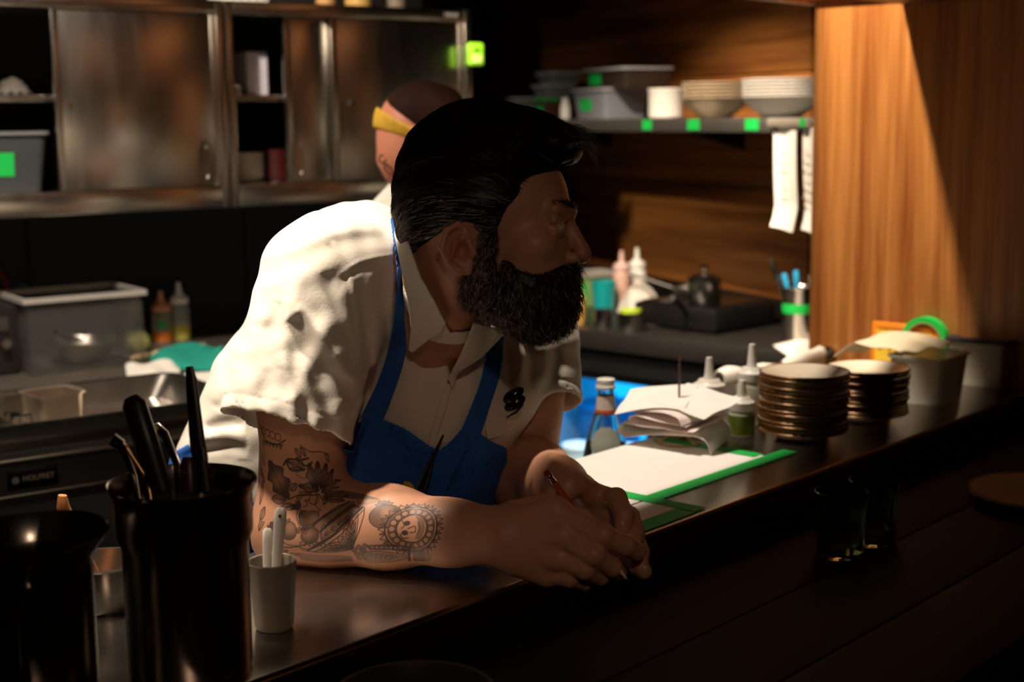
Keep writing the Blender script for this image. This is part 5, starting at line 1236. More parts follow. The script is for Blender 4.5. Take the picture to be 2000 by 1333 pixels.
    line([(742, 982), (744, 1000), (738, 1030), (728, 1052)], 1.2)
    # petals of the fan
    for ex, ey, wd in ((733, 996, 6), (722, 1006, 8), (709, 1024, 9), (697, 1040, 10), (680, 1056, 9), (664, 1066, 7), (650, 1074, 5)):
        leaf(722, 1066, ex, ey, wd, 0.30, vein=False); leaf(722, 1066, ex + (722 - ex) * 0.22, ey + (1066 - ey) * 0.22, wd * 0.55, 0.25, vein=False); leaf(720, 1064, ex + (722 - ex) * 0.45, ey + (1066 - ey) * 0.45, wd * 0.3, 0.85, vein=False)
    fill([(618, 1078), (650, 1080), (690, 1084), (714, 1086), (712, 1104), (660, 1104), (620, 1096)], 0.42, 0.6); leaf(572, 1082, 600, 1072, 6, 0.5); leaf(590, 1086, 622, 1080, 5, 0.5); leaf(560, 1070, 578, 1060, 5, 0.55)
    # tomato with leaves
    disc(782, 1000, 27, 24, 0.5, grad=(784, 994, 1.1), w=1.3); disc(826, 984, 14, 9, 0.45, grad=(824, 982, 0.8))
    for a_ in (3.3, 3.9, 4.5, 5.1, 5.7): leaf(776, 978, 776 + 16 * math.cos(a_), 978 + 13 * math.sin(a_), 3.4, 0.85, vein=False)
    fill([(720, 962), (745, 956), (768, 966), (745, 975), (728, 974)], 0.18, 0.6)
    # medallion with a face
    cx, cy = 832, 1026
    disc(cx, cy, 47, 45, 0.0, 0.95, w=1.5); disc(cx, cy, 43, 41, 0.0, 0.5)
    disc(cx, cy, 28, 27, 0.0, 0.95, w=1.4)
    i = near(cx - 48, cy - 48, cx + 48, cy + 48); rr = np.hypot(P[i, 0] - cx, (P[i, 1] - cy) * 1.04); put(i, np.where((rr > 28) & (rr < 43), 0.62, 0)); 
    for k_ in range(18):
        an = k_ * 2 * math.pi / 18; x, y = cx + 35.5 * math.cos(an), cy + 34 * math.sin(an); i = near(x - 6, y - 6, x + 6, y + 6); r_ = np.hypot(P[i, 0] - x, P[i, 1] - y)
        ink[i] = np.where(r_ < 5.2, 0.12 + 0.08 * r_ / 5, ink[i]); disc(x, y, 5.6, k=0, edge=0.9)
        x0, y0 = cx + 48 * math.cos(an), cy + 46 * math.sin(an); x1, y1 = cx + 59 * math.cos(an + 0.0), cy + 57 * math.sin(an)
        a1, a2 = an - 0.14, an + 0.14
        fill([(cx + 48 * math.cos(a1), cy + 46 * math.sin(a1)), (x1, y1), (cx + 48 * math.cos(a2), cy + 46 * math.sin(a2))], 0.12, 0.95)
        a3 = an + 0.17; leaf(cx + 48 * math.cos(a3), cy + 46 * math.sin(a3), cx + 57 * math.cos(a3), cy + 55 * math.sin(a3), 1.6, 0.9, vein=False)
    # small profile turned on its side inside the medallion
    disc(821, 1016, 5, 4, 0.75); disc(819, 1034, 5, 4, 0.75); line([(812, 1010), (817, 1020), (812, 1026)], 1.0); line([(811, 1036), (815, 1044), (824, 1044)], 1.2); line([(824, 1026), (836, 1022), (838, 1032), (828, 1034)], 1.2)
    line([(842, 1014), (846, 1026), (842, 1038)], 2.2, 0.7); fill([(834, 1002), (852, 1008), (856, 1028), (848, 1046), (838, 1046), (844, 1028), (842, 1010)], 0.45, 0.5)
    # paisley and beads
    for x, y, r_ in ((724, 1068, 6), (736, 1062, 5), (744, 1068, 5), (728, 1080, 5), (738, 1076, 5), (730, 1090, 4), (742, 1086, 5), (748, 1058, 4)): disc(x, y, r_, k=0.5)
    fill([(736, 1086), (746, 1074), (770, 1070), (806, 1078), (822, 1086), (800, 1098), (760, 1102), (742, 1098)], 0.35, 0.95, sp=True); fill([(744, 1086), (756, 1079), (780, 1079), (800, 1086), (778, 1094), (752, 1095)], 0.1, 0.9, sp=True)
    for k_ in range(5): leaf(752 + 9 * k_, 1090, 758 + 9 * k_, 1080, 2.2, 0.9, vein=False)
    fill([(752, 1058), (790, 1056), (826, 1062), (826, 1072), (790, 1067), (756, 1066)], 0.6, 0.95)
    for k_ in range(7): x = 762 + 8 * k_; i = near(x - 3, 1059, x + 3, 1065); ink[i] = np.where(np.hypot(P[i, 0] - x, P[i, 1] - (1061.5 + k_ * 0.4)) < 2.2, 0.1, ink[i])
    line([(818, 1100), (822, 1080), (828, 1058)], 2.6, 0.9); line([(826, 1100), (832, 1078), (836, 1062)], 1.4); fill([(830, 1072), (850, 1074), (846, 1100), (828, 1102)], 0.55, 0.9); fill([(852, 1076), (866, 1080), (858, 1098), (848, 1100)], 0.35, 0.8)
    return np.clip(ink * 1.18, 0, 0.97)

def skin_material():
    m = mat('skin', '#c48e70', 0.46, 0, 0.10, 60, 0.06, sub=0.12)
    nt = m.node_tree; b = nt.nodes['Principled BSDF']; src = b.inputs['Base Color'].links[0].from_socket
    at_ = nt.nodes.new('ShaderNodeAttribute'); at_.attribute_name = 'tattoo'
    mx = nt.nodes.new('ShaderNodeMix'); mx.data_type = 'RGBA'
    nt.links.new(at_.outputs['Fac'], mx.inputs[0]); nt.links.new(src, mx.inputs[6]); mx.inputs[7].default_value = lin('#2c2a2b')
    at2 = nt.nodes.new('ShaderNodeAttribute'); at2.attribute_name = 'flush'
    mx2 = nt.nodes.new('ShaderNodeMix'); mx2.data_type = 'RGBA'; nt.links.new(at2.outputs['Fac'], mx2.inputs[0]); nt.links.new(mx.outputs[2], mx2.inputs[6]); mx2.inputs[7].default_value = lin('#a04a38')
    nt.links.new(mx2.outputs[2], b.inputs['Base Color'])
    return m
SKIN = skin_material()
LO, HI = (-0.30, -0.30, 1.44), (0.24, 0.29, 2.10)
V, F = nets(body_sdf, LO, HI, 0.0019)
V = relax(V, F, 1, 0.4)
# finer skin on the tattooed arm
px_ = pxy(V); sel = (px_[:, 0] < 905) & (px_[:, 1] > 800) & (V[:, 2] < 1.672)
fs = sel[F].all(1) 
Q = F[fs]; st = np.array([0, 1 / 3, 2 / 3, 1.0])
cor = V[Q]; new = []
for a_ in st:
    for b_ in st:
        new.append((cor[:, 0] * (1 - a_) + cor[:, 1] * a_) * (1 - b_) + (cor[:, 3] * (1 - a_) + cor[:, 2] * a_) * b_)
new = np.stack(new, 1).reshape(-1, 3)
key = np.round(new * 2e5).astype(np.int64); _, ui, inv = np.unique(key, axis=0, return_index=True, return_inverse=True)
nv = new[ui]; inv = inv.reshape(-1, 16)
def project(pts, fn, it=1, e=0.0006):
    pts = pts.astype(np.float32)
    for _ in range(it):
        d = fn(pts); g = np.stack([fn(pts + np.eye(3, dtype=np.float32)[k] * e) - fn(pts - np.eye(3, dtype=np.float32)[k] * e) for k in range(3)], 1) / (2 * e)
        pts = pts - g * (d / ((g * g).sum(1) + 1e-6))[:, None]
    return pts.astype(np.float64)
def arm_local(p): return smin(smin(armR(p), handR(p), 0.010), inner(p), 0.012)
nv2 = project(nv, arm_local); mv = np.linalg.norm(nv2 - nv, axis=1); nv = np.where((mv < 0.0012)[:, None], nv2, nv)
F2 = []
for a_ in range(3):
    for b_ in range(3):
        F2.append(np.stack([inv[:, a_ * 4 + b_], inv[:, (a_ + 1) * 4 + b_], inv[:, (a_ + 1) * 4 + b_ + 1], inv[:, a_ * 4 + b_ + 1]], 1))
F2 = np.concatenate(F2) + len(V)
Vall = np.concatenate([V, nv]); Fall = np.concatenate([F[~fs], F2])
used = np.zeros(len(Vall), bool); used[Fall.ravel()] = True; remap = np.cumsum(used) - 1; Vall = Vall[used]; Fall = remap[Fall]
U_, W_ = arm_uv(Vall); tt = np.zeros(len(Vall)); pq = pxy(Vall)
isarm = (pq[:, 0] < 900) & (pq[:, 1] > 790) & (Vall[:, 2] < 1.76); tt[isarm] = tattoo(U_[isarm], W_[isarm])
# a faded tattoo on the far upper arm
lm = (pq[:, 0] > 1055) & (pq[:, 0] < 1120) & (pq[:, 1] > 770) & (pq[:, 1] < 830) & (Vall[:, 2] > 1.8)
tt[lm] = np.maximum(tt[lm], 0.45 * np.clip(1 - np.hypot((pq[lm, 0] - 1088) / 20, (pq[lm, 1] - 800) / 24), 0, 1) * (0.6 + 0.4 * np.sin(pq[lm, 0] * 0.6) * np.sin(pq[lm, 1] * 0.5)))
q = hl(Vall.astype(np.float32)); fl = np.clip(1 - np.linalg.norm((q - np.array([-12, 0, 80])) / np.array([24, 32, 14]), axis=1), 0, 1) * 0.8
fl = np.maximum(fl, np.clip(1 - np.linalg.norm((q - np.array([112, -2, 0])) / 24, axis=1), 0, 1) * 0.4)
mesh_np('body', c2w(Vall), Fall, SKIN, MAN, {'tattoo': tt, 'flush': fl})
# ---- shirt
FOLDS = [  # (polyline in photo pixels, height in metres, half width in pixels)
    ([(578, 600), (612, 632), (652, 690), (692, 752)], 0.0070, 10), ([(568, 622), (596, 668), (634, 724), (668, 760), (700, 790)], -0.0135, 15),
    ([(640, 530), (655, 600), (678, 660), (694, 730)], -0.0085, 12), 
    ([(585, 520), (572, 590), (560, 660), (548, 720)], 0.0060, 14), ([(548, 590), (530, 660), (538, 730), (560, 780)], -0.0075, 15),
    ([(548, 690), (566, 750), (578, 810), (590, 875)], 0.0050, 11), ([(556, 640), (580, 740), (592, 800), (606, 885)], -0.0045, 10), ([(585, 690), (606, 760), (618, 820), (628, 885)], 0.0045, 10),
    ([(500, 640), (485, 720), (470, 800)], 0.0045, 16), ([(520, 720), (512, 780), (505, 830)], -0.0045, 12), ([(625, 740), (640, 810), (648, 885)], -0.0040, 12),
    ([(660, 780), (668, 830), (672, 890)], 0.0035, 11), ([(528, 560), (520, 620)], 0.003, 14),
    ([(652, 478), (678, 520), (694, 580), (702, 650), (704, 720)], 0.0022, 4), ([(646, 482), (670, 524), (686, 582), (694, 650)], -0.0014, 4),
    ([(668, 535), (700, 515), (735, 505), (770, 500)], 0.0024, 4), ([(672, 546), (704, 524), (738, 514), (770, 510)], -0.0030, 5),
    ([(700, 545), (712, 620), (716, 700), (712, 780)], -0.0075, 10), ([(722, 530), (736, 620), (738, 720), (724, 800)], 0.0055, 9), ([(742, 522), (752, 600), (752, 690), (744, 760)], -0.0050, 7), ([(768, 520), (764, 620), (760, 700)], 0.0030, 6),
    ([(560, 492), (620, 462), (690, 446), (750, 448)], 0.0035, 12), ([(600, 500), (660, 474), (720, 468), (768, 478)], -0.0018, 12), ([(660, 420), (720, 424), (766, 450)], -0.0035, 9), ([(690, 402), (740, 405), (768, 425)], 0.0030, 8),
    ([(880, 660), (866, 740), (856, 820), (852, 880)], 0.0020, 4), ([(905, 690), (893, 760), (880, 840), (872, 880)], -0.0025, 6), ([(820, 700), (826, 780), (818, 840)], -0.0030, 12), ([(800, 720), (800, 800)], 0.0025, 12),
    ([(985, 660), (1000, 720), (990, 770)], -0.0055, 9), ([(1005, 650), (1020, 700), (1010, 750)], 0.0050, 8), ([(1025, 655), (1038, 710), (1035, 760)], -0.0045, 8), ([(1060, 640), (1068, 700), (1062, 750)], 0.0045, 9), ([(1085, 640), (1095, 700), (1092, 750)], -0.004, 9),
    ([(470, 690), (440, 760), (420, 800)], -0.004, 12), ([(455, 720), (425, 780)], 0.004, 9),
    ([(340, 885), (390, 860), (440, 850), (480, 852)], 0.0090, 12), ([(345, 905), (400, 880), (450, 874), (485, 880)], -0.0090, 9), ([(400, 840), (440, 826), (480, 826)], -0.0080, 9),
]
HemR = cs(559, 838, 1.617); axR = HemR - ShR; axR = axR / np.linalg.norm(axR)
HemL = cs(1050, 792, 1.915); axL = HemL - ShL; axL = axL / np.linalg.norm(axL)
def torso(p):
    d = chain(p, [cs(655, 565, 1.675), cs(800, 580, 1.77), cs(1015, 655, 1.93)], [0.074, 0.078, 0.064], 0.03)
    d = smin(d, s_sph(p, cs(700, 530, 1.80), 0.088), 0.05)
    d = smin(d, s_sph(p, cs(652, 640, 1.855), 0.108), 0.05)
    d = smin(d, s_sph(p, cs(608, 800, 1.93), 0.142), 0.05)
    d = smin(d, s_sph(p, cs(560, 940, 1.99), 0.155), 0.05)
    d = smin(d, s_ell(p, cs(850, 745, 1.83), (0.115, 0.14, 0.115)), 0.05)
    d = smin(d, s_ell(p, cs(770, 900, 1.90), (0.14, 0.13, 0.14)), 0.05)
    d = smin(d, s_sph(p, cs(955, 730, 1.885), 0.078), 0.05)
    return d
def shirt_solid(p):
    sR = s_cone(p, ShR + np.array([0.0, 0.008, 0]), HemR, 0.078, 0.0765)
    tR = (p - HemR) @ axR
    sR = smax(sR, tR, 0.003)
    sL = smax(s_cone(p, ShL + np.array([0.004, 0.0, 0]), HemL, 0.061, 0.060), (p - HemL) @ axL, 0.003)
    d = smin(torso(p), sR, 0.022)
    return smin(d, sL, 0.022), sR, sL
def fold_disp(p):
    P = pxy(p).astype(np.float32); out = np.zeros(len(p), np.float32)
    front = np.clip((2.06 - p[:, 2]) / 0.1, 0, 1)
    for pts, h, w in FOLDS:
        a = np.asarray(pts, np.float32); m = (P[:, 0] > a[:, 0].min() - 3 * w) & (P[:, 0] < a[:, 0].max() + 3 * w) & (P[:, 1] > a[:, 1].min() - 3 * w) & (P[:, 1] < a[:, 1].max() + 3 * w)
        if m.any():
            dd, t_ = pline_t(P[m], spline(pts, 5)); env = np.clip(np.sin(math.pi * np.clip(t_, 0, 1)), 0, 1) ** 0.4 if w > 5 and len(pts) > 2 else 1.0
            out[m] += 0.62 * h * env * np.exp(-(dd / (w * 1.25)) ** 2)
    tr = (p - HemR) @ axR; out *= 1 - 0.12 * np.clip((tr + 0.055) / 0.045, 0, 1) * (s_cone(p, ShR, HemR, 0.078, 0.0765) < 0.02); out -= 0.0011 * np.exp(-((tr + 0.0165) / 0.0014) ** 2) * (s_cone(p, ShR, HemR, 0.078, 0.0765) < 0.012)
    tl = (p - HemL) @ axL; out -= 0.0011 * np.exp(-((tl + 0.0165) / 0.0016) ** 2) * (s_cone(p, ShL, HemL, 0.061, 0.060) < 0.012)
    ac = P[:, 0] - (640 - 0.29 * (P[:, 1] - 560)); sm = np.clip(1 - np.abs(ac) / 150, 0, 1) * np.clip((P[:, 1] - 560) / 120, 0, 1) * (P[:, 1] < 900)
    out += sm * (0.0015 * np.sin(ac / 13 + 0.9 * np.sin(P[:, 1] / 55) + 0.6) + 0.0007 * np.sin(ac / 7.5 - 1.1 * np.sin(P[:, 1] / 48 + 1)))
    # small wrinkles
    x, y = P[:, 0] / 40, P[:, 1] / 40
    out += 0.0010 * np.sin(2.1 * x + 0.6 * y + 1.3 * np.sin(0.9 * y)) + 0.0007 * np.sin(3.4 * x - 1.1 * y + 1.7 * np.sin(1.1 * x)) + 0.0005 * np.sin(1.3 * x + 4.3 * y)
    return out * front
def shirt_base(p):
    d, sR, sL = shirt_solid(p); return d - fold_disp(p)
def shirt_sdf(p):
    d = shirt_base(p)
    # open sleeves: a cloth shell near each hem
    iR = smax(s_cone(p, ShR, HemR + axR * 0.05, 0.090, 0.090), -((p - (HemR - axR * 0.13)) @ axR), 0.004)
    iL = smax(s_cone(p, ShL, HemL + axL * 0.05, 0.072, 0.072), -((p - (HemL - axL * 0.08)) @ axL), 0.004)
    cR = s_cone(p, ShR + np.array([0.0, 0.008, 0]), HemR + axR * 0.03, 0.078, 0.0765) - fold_disp(p); cL = s_cone(p, ShL + np.array([0.004, 0.0, 0]), HemL + axL * 0.03, 0.061, 0.060) - fold_disp(p)
    thR = 0.0042 + 0.005 * np.clip((-((p - HemR) @ axR) - 0.006) / 0.03, 0, 1); thL = 0.0045 + 0.004 * np.clip((-((p - HemL) @ axL) - 0.006) / 0.03, 0, 1)
    d = smax(d, -smax(iR, cR + thR, 0.001), 0.001); d = smax(d, -smax(iL, cL + thL, 0.001), 0.001)
    # hem seam
    # neck opening
    d = smax(d, -(s_cone(p, hw((-22, 0, 0)), cs(826, 570, 1.735), 0.060, 0.062)), 0.006)
    vo = poly2(pxy(p).astype(np.float32), [(800, 480), (945, 560), (960, 640), (925, 660), (884, 752), (872, 700), (856, 640)]) * 1.7 / FPX
    d = smax(d, -smax(vo, p[:, 2] - 1.78, 0.003), 0.004)
    d = smax(d, cs(500, 1010, 1.95)[1] - p[:, 1], 0.004)
    return d
SHIRT = mat('shirt_cotton', '#d8cfc0', 0.9, 0, 0.04, 300, 0.12, sheen=0.15)
sculpt('shirt', shirt_sdf, (-0.50, -0.26, 1.50), (0.12, 0.22, 2.20), 0.0023, SHIRT, MAN, 1)
# ---- collar leaves, placket, hem bands: thin layers lying on the shirt
def layer(poly, off, th, zmax, rnd=0.001, base=shirt_base):
    def fn(p):
        d = base(p); q = poly2(pxy(p).astype(np.float32), poly) * 1.72 / FPX
        return smax(smax(np.abs(d - off) - th, q, rnd), p[:, 2] - zmax, 0.002)
    return fn
def px_box(x0, y0, x1, y1, d0, d1):
    c = np.array([cs(x, y, d) for x in (x0, x1) for y in (y0, y1) for d in (d0, d1)]); return c.min(0) - 0.008, c.max(0) + 0.008
COLL = mat('collar_cotton', '#ddd4c6', 0.9, 0, 0.04, 300, 0.12)
def collar_base(p): return smin(shirt_base(p), neck_sdf(p) - 0.007, 0.02)
collar_near = layer([(771, 425), (786, 440), (800, 478), (822, 540), (850, 590), (872, 632), (864, 650), (838, 664), (806, 690), (797, 684), (802, 640), (797, 590), (782, 520), (770, 460)], 0.0065, 0.0022, 1.80, base=collar_base)
lo_, hi_ = px_box(760, 410, 890, 700, 1.56, 1.80)
sculpt('collar', collar_near, lo_, hi_, 0.0016, COLL, MAN, 1)
def collar_stand(p):
    a = hw((-22, 0, 0)); b = cs(850, 640, 1.745); ax = (b - a) / np.linalg.norm(b - a)
    t = (p - a) @ ax; r = np.linalg.norm(p - a - np.outer(t, ax), axis=1)
    d = np.abs(r - (0.058 + 0.10 * np.maximum(0, t - 0.03))) - 0.0018
    P = pxy(p).astype(np.float32)
    q = poly2(P, [(770, 420), (800, 440), (850, 590), (880, 650), (960, 640), (965, 700), (880, 750), (790, 600)]) * 1.7 / FPX
    return smax(smax(d, q, 0.001), np.maximum(0.055 - t, t - 0.092), 0.001)
lo_, hi_ = px_box(760, 420, 980, 760, 1.60, 1.86); sculpt('collar_stand', collar_stand, lo_, hi_, 0.002, COLL, MAN, 1)
lo_, hi_ = px_box(860, 620, 1010, 780, 1.60, 1.9)
collar_far = layer([(925, 628), (990, 648), (940, 700), (896, 728), (884, 762), (874, 740), (900, 690)], 0.006, 0.0022, 1.88, base=collar_base)
sculpt('collar', collar_far, lo_, hi_, 0.0018, COLL, MAN, 1)
for nm, poly, off, zm in (('placket', [(870, 752), (886, 744), (872, 800), (856, 850), (848, 880), (832, 880), (846, 820)], 0.0016, 1.85), ('chest_pocket', [(968, 735), (1004, 768), (1000, 800), (985, 850), (950, 862), (945, 790)], 0.0022, 1.92)):
    a_ = np.array(poly); lo_, hi_ = px_box(a_[:, 0].min() - 6, a_[:, 1].min() - 6, a_[:, 0].max() + 6, a_[:, 1].max() + 6, 1.60, zm)
    sculpt(nm, layer(poly, off, 0.0016, zm), lo_, hi_, 0.0018, SHIRT, MAN, 1)
for (x, y, d_) in ((872, 640, 1.632),):
    bt = c2w(cs(x - 6, y + 2, d_)); rot = Vector(-_F).to_track_quat('Z', 'Y').to_matrix().to_4x4()
    G().lathe([(0, 0), (0.0045, 0), (0.0045, 0.0012), (0.003, 0.0016), (0, 0.001)], 18).xf(T(*bt) @ rot).build('button', WHITEP, MAN, world=True)
# ---- apron
APR = mat('apron_twill', '#1f5aa8', 0.85, 0, 0.12, 260, 0.2)
def apron_base(p):
    d = torso(p) - fold_disp(p) * 0.6
    P = pxy(p); x, y = P[:, 0] / 30, P[:, 1] / 30
    g = np.zeros(len(p), np.float32)
    for pts, h, w in (([(880, 870), (850, 930), (830, 985)], -0.010, 14), ([(905, 880), (880, 930), (860, 990)], 0.006, 9), ([(840, 880), (815, 940), (800, 985)], 0.005, 10), ([(700, 850), (740, 900), (760, 960)], -0.004, 14), ([(760, 850), (800, 900), (812, 950)], -0.006, 16), ([(690, 870), (720, 920)], 0.003, 10)):
        g += h * np.exp(-(pline(P.astype(np.float32), spline(pts, 5)) / w) ** 2)
    return d - g
BIB = [(690, 832), (716, 815), (742, 816), (790, 836), (835, 868), (856, 880), (880, 862), (900, 838), (925, 838), (958, 860), (990, 875), (995, 1000), (990, 1060), (600, 1060), (560, 985), (640, 960), (668, 880)]
lo_, hi_ = px_box(540, 800, 1000, 1070, 1.62, 2.05); lo_[1] -= 0.05
ap = sculpt('apron', layer(BIB, 0.0040, 0.0018, 2.04, base=lambda p: smin(shirt_base(p), apron_base(p), 0.006)), lo_, hi_, 0.0024, APR, MAN, 1)
def strap(name, cl, w, zm, off=0.0045):
    cl = spline(cl, 6); L_ = []; R_ = []
    for i in range(len(cl)):
        t_ = cl[min(i + 1, len(cl) - 1)] - cl[max(i - 1, 0)]; t_ = t_ / np.linalg.norm(t_); n_ = np.array([-t_[1], t_[0]]); ww = np.interp(i, np.linspace(0, len(cl) - 1, len(w)), w)
        L_.append(cl[i] + n_ * ww / 2); R_.append(cl[i] - n_ * ww / 2)
    poly = np.array(L_ + R_[::-1]); lo_, hi_ = px_box(poly[:, 0].min() - 5, poly[:, 1].min() - 5, poly[:, 0].max() + 5, poly[:, 1].max() + 5, 1.58, zm)
    return sculpt(name, layer(poly, off, 0.0017, zm), lo_, hi_, 0.0018, APR, MAN, 1)
strap('apron_strap', [(768, 424), (778, 470), (788, 540), (786, 620), (772, 700), (748, 770), (722, 828)], [13, 20, 26, 32, 36, 38, 44], 1.86)
strap('apron_strap', [(968, 655), (962, 720), (944, 780), (918, 850)], [34, 36, 34, 40], 1.95)
def waist(p):
    c = cs(560, 940, 1.99); d = np.abs(s_sph(p, c, 0.155) - fold_disp(p) - 0.004) - 0.0022
    P = pxy(p).astype(np.float32); q = poly2(P, [(300, 905), (360, 872), (402, 846), (440, 870), (490, 895), (520, 905), (520, 1100), (300, 1100)]) * 1.95 / FPX
    return smax(d, q, 0.001)
lo_, hi_ = px_box(290, 830, 540, 1100, 1.78, 2.02); sculpt('apron_side', waist, lo_, hi_, 0.0024, APR, MAN, 1)
# ---- lower body down to the floor (behind the counter)
def legs_c(pw):      # world-space sdf
    d = None
    hp = np.array([1.42, 1.62, 0.90], np.float32)
    for sx in (-0.10, 0.10):
        e = s_cone(pw, hp + v3(sx, 0, 0), v3(1.42 + sx * 1.5, 1.60, 0.48), 0.105, 0.075); e = smin(e, s_cone(pw, v3(1.42 + sx * 1.5, 1.60, 0.48), v3(1.42 + sx * 1.6, 1.64, 0.09), 0.075, 0.055), 0.03)
        d = e if d is None else smin(d, e, 0.03)
    return smin(d, s_ell(pw, hp + v3(0, 0, 0.03), (0.19, 0.13, 0.14)), 0.05)
Vt, Ft = nets(legs_c, (1.1, 1.35, 0.05), (1.75, 1.85, 1.1), 0.008); mesh_np('trousers', relax(Vt, Ft, 2), Ft, mat('trouser_black', '#1a1a1c', 0.8), MAN)
def shoes_c(pw):
    d = None
    for sx in (-0.16, 0.16):
        e = smax(s_cone(pw, v3(1.42 + sx, 1.66, 0.045), v3(1.42 + sx, 1.47, 0.04), 0.048, 0.045), -pw[:, 2] + 0.001, 0.004); d = e if d is None else np.minimum(d, e)
    return d
Vt, Ft = nets(shoes_c, (1.15, 1.38, -0.02), (1.7, 1.75, 0.12), 0.005); mesh_np('shoes', Vt, Ft, BLACKP, MAN)
# ---- hair
def polyfu(q, poly): return poly2(q[:, :2], poly)
HAIRP = [(-140, 4), (-100, 2), (-82, 0), (-62, 6), (-44, 14), (-30, 24), (-14, 31), (0, 30), (10, 16), (18, 0), (27, 0), (26, 24), (38, 46), (58, 66), (78, 88), (92, 96), (104, 98), (150, 100), (150, 220), (-140, 220)]
def hair_sdf(p):
    q = hl(p)
    d = s_ell(q, (-8, 64, 0), (93, 84, 78))
    d = smin(d, s_ell(q, (-2, 98, 0), (92, 74, 66)), 14)
    d = smin(d, s_ell(q, (48, 116, 0), (58, 42, 54)), 14)
    d = smin(d, s_ell(q, (89, 118, 2), (23, 20, 42)), 10)
    d = smin(d, s_ell(q, (-62, 36, 0), (34, 44, 56)), 14)
    w_ = 0.6 * np.sin(q[:, 1] * 0.22 - q[:, 0] * 0.03 + 0.05 * q[:, 2])
    d = d - w_
    return smax(d, polyfu(q, HAIRP), 5) / 1000.0
HAIR = mat('dark_hair', '#17110d', 0.42, 0, 0.3, 120, spec=0.22)
GREY = mat('grey_hair', '#9a8f84', 0.45, 0, 0.2, 120)
bx = np.array([hw(c) for c in [(-125, -20, -95), (135, 190, 95), (-125, 190, 95), (135, -20, -95), (135, -20, 95), (-125, -20, 95)]])
Vh, Fh = nets(hair_sdf, bx.min(0) - 0.004, bx.max(0) + 0.004, 0.0024); Vh = relax(Vh, Fh, 1)
hair = mesh_np('hair', c2w(Vh), Fh, HAIR, MAN)
rng = np.random.default_rng(11)
def grow(Vs, Fs, n, k, flow, length, lift, curl, rng, sel=None, hug=None):
    p, nn = sample_surface(Vs, Fs, n, rng)
    if sel is not None:
        m = sel(hl(p.astype(np.float32))); p, nn = p[m], nn[m]
    n = len(p); out = np.zeros((n, k, 3)); ln = length(hl(p.astype(np.float32)), rng); pos = p - nn * 0.001; ph = rng.uniform(0, 6.28, (n, 2)); hh = np.abs(rng.normal(0, 0.0011, n)); dv = rng.normal(0, 1, (n, 3))
    for i in range(k):
        out[:, i] = pos
        fv = flow(hl(pos.astype(np.float32))) @ HM; fv = fv - nn * (fv * nn).sum(1, keepdims=True) * 0.9; fv /= np.linalg.norm(fv, axis=1, keepdims=True) + 1e-9
        side = np.cross(nn, fv)
        st = fv + nn * (lift * (1 - 1.4 * i / k)) + side * (curl * np.sin(ph[:, :1] + i * 1.1)) + dv * 0.10 + nn * (curl * 0.6 * np.cos(ph[:, 1:] + i * 1.3))
        st /= np.linalg.norm(st, axis=1, keepdims=True); pos = pos + st * (ln / k)[:, None]
        if hug is not None:
            q32 = pos.astype(np.float32); e_ = 0.001; d_ = hug(q32); gr = np.stack([hug(q32 + np.eye(3, dtype=np.float32)[c_] * e_) - d_ for c_ in range(3)], 1) / e_
            gr /= np.linalg.norm(gr, axis=1, keepdims=True) + 1e-9; nn = gr.astype(np.float64); pos = pos - nn * (d_ - hh * (0.3 + i / k))[:, None]
    return out
def hair_flow(q):
    v = np.zeros_like(q); v[:, 0] = -1.0; v[:, 1] = np.clip(0.25 + q[:, 0] / 140.0, -1.6, 0.35) - np.clip((60 - q[:, 1]) / 60, 0, 1) * 0.5; v[:, 2] = np.sign(q[:, 2]) * 0.05
    return v
hlen = lambda q, r: (0.022 + 0.030 * np.clip((q[:, 1] - 40) / 80, 0, 1)) * r.uniform(0.6, 1.3, len(q))
hp = grow(Vh, Fh, 7500, 7, hair_flow, hlen, 0.06, 0.10, rng, hug=hair_sdf)
grey = (hl(hp[:, 0].astype(np.float32))[:, 1] < 58) & (rng.random(len(hp)) < 0.5) | (rng.random(len(hp)) < 0.010)
strands('hair_strands', None, hp[~grey], np.full((~grey).sum(), 0.00042), HAIR, hair)
strands('grey_strands', None, hp[grey], np.full(grey.sum(), 0.00034), GREY, hair)
def quiff_flow(q):
    v = np.zeros_like(q); v[:, 0] = 0.7; v[:, 1] = np.clip((132 - q[:, 0] - 10) / 40, -1.2, 0.5) - 0.25; return v
qp = grow(Vh, Fh, 9000, 9, quiff_flow, lambda q, r: r.uniform(0.022, 0.042, len(q)), 0.35, 0.22, rng, sel=lambda q: (q[:, 0] > 84) & (q[:, 1] > 108))[:260]
strands('quiff_strands', None, qp, np.full(len(qp), 0.00024), mat('brown_hair', '#3a2a1e', 0.4, 0, 0.2, 120), hair)
# ---- beard
BEARDP = [(10, 22), (26, 22), (32, -4), (46, -20), (64, -27), (80, -22), (92, -13), (102, -13), (122, -16), (130, -125), (20, -130), (-14, -88), (-28, -66), (-20, -36), (2, -14), (8, 4)]
def beard_sdf(p):
    q = hl(p); m = q.copy(); m[:, 2] = np.abs(m[:, 2])
    d = s_ell(q, (54, -34, 0), (48, 52, 60))
    d = smin(d, s_ell(q, (62, -62, 0), (44, 33, 46)), 12)
    d = smin(d, s_cone(m, (0, -44, 44), (56, -70, 24), 19, 23), 12)
    d = smin(d, s_cone(m, (16, 26, 63), (8, -28, 58), 11.5, 15), 10)
    d = smin(d, s_ell(q, (84, -44, 0), (24, 30, 34)), 10)
    d = smin(d, s_cone(m, (99, -21, 4), (88, -36, 26), 9, 8), 7)
    d = d - 1.6 * np.sin(q[:, 0] * 0.31 + q[:, 1] * 0.22) * np.sin(q[:, 1] * 0.33 + q[:, 2] * 0.3)
    d = smax(d, polyfu(q, BEARDP), 4)
    return d / 1000.0
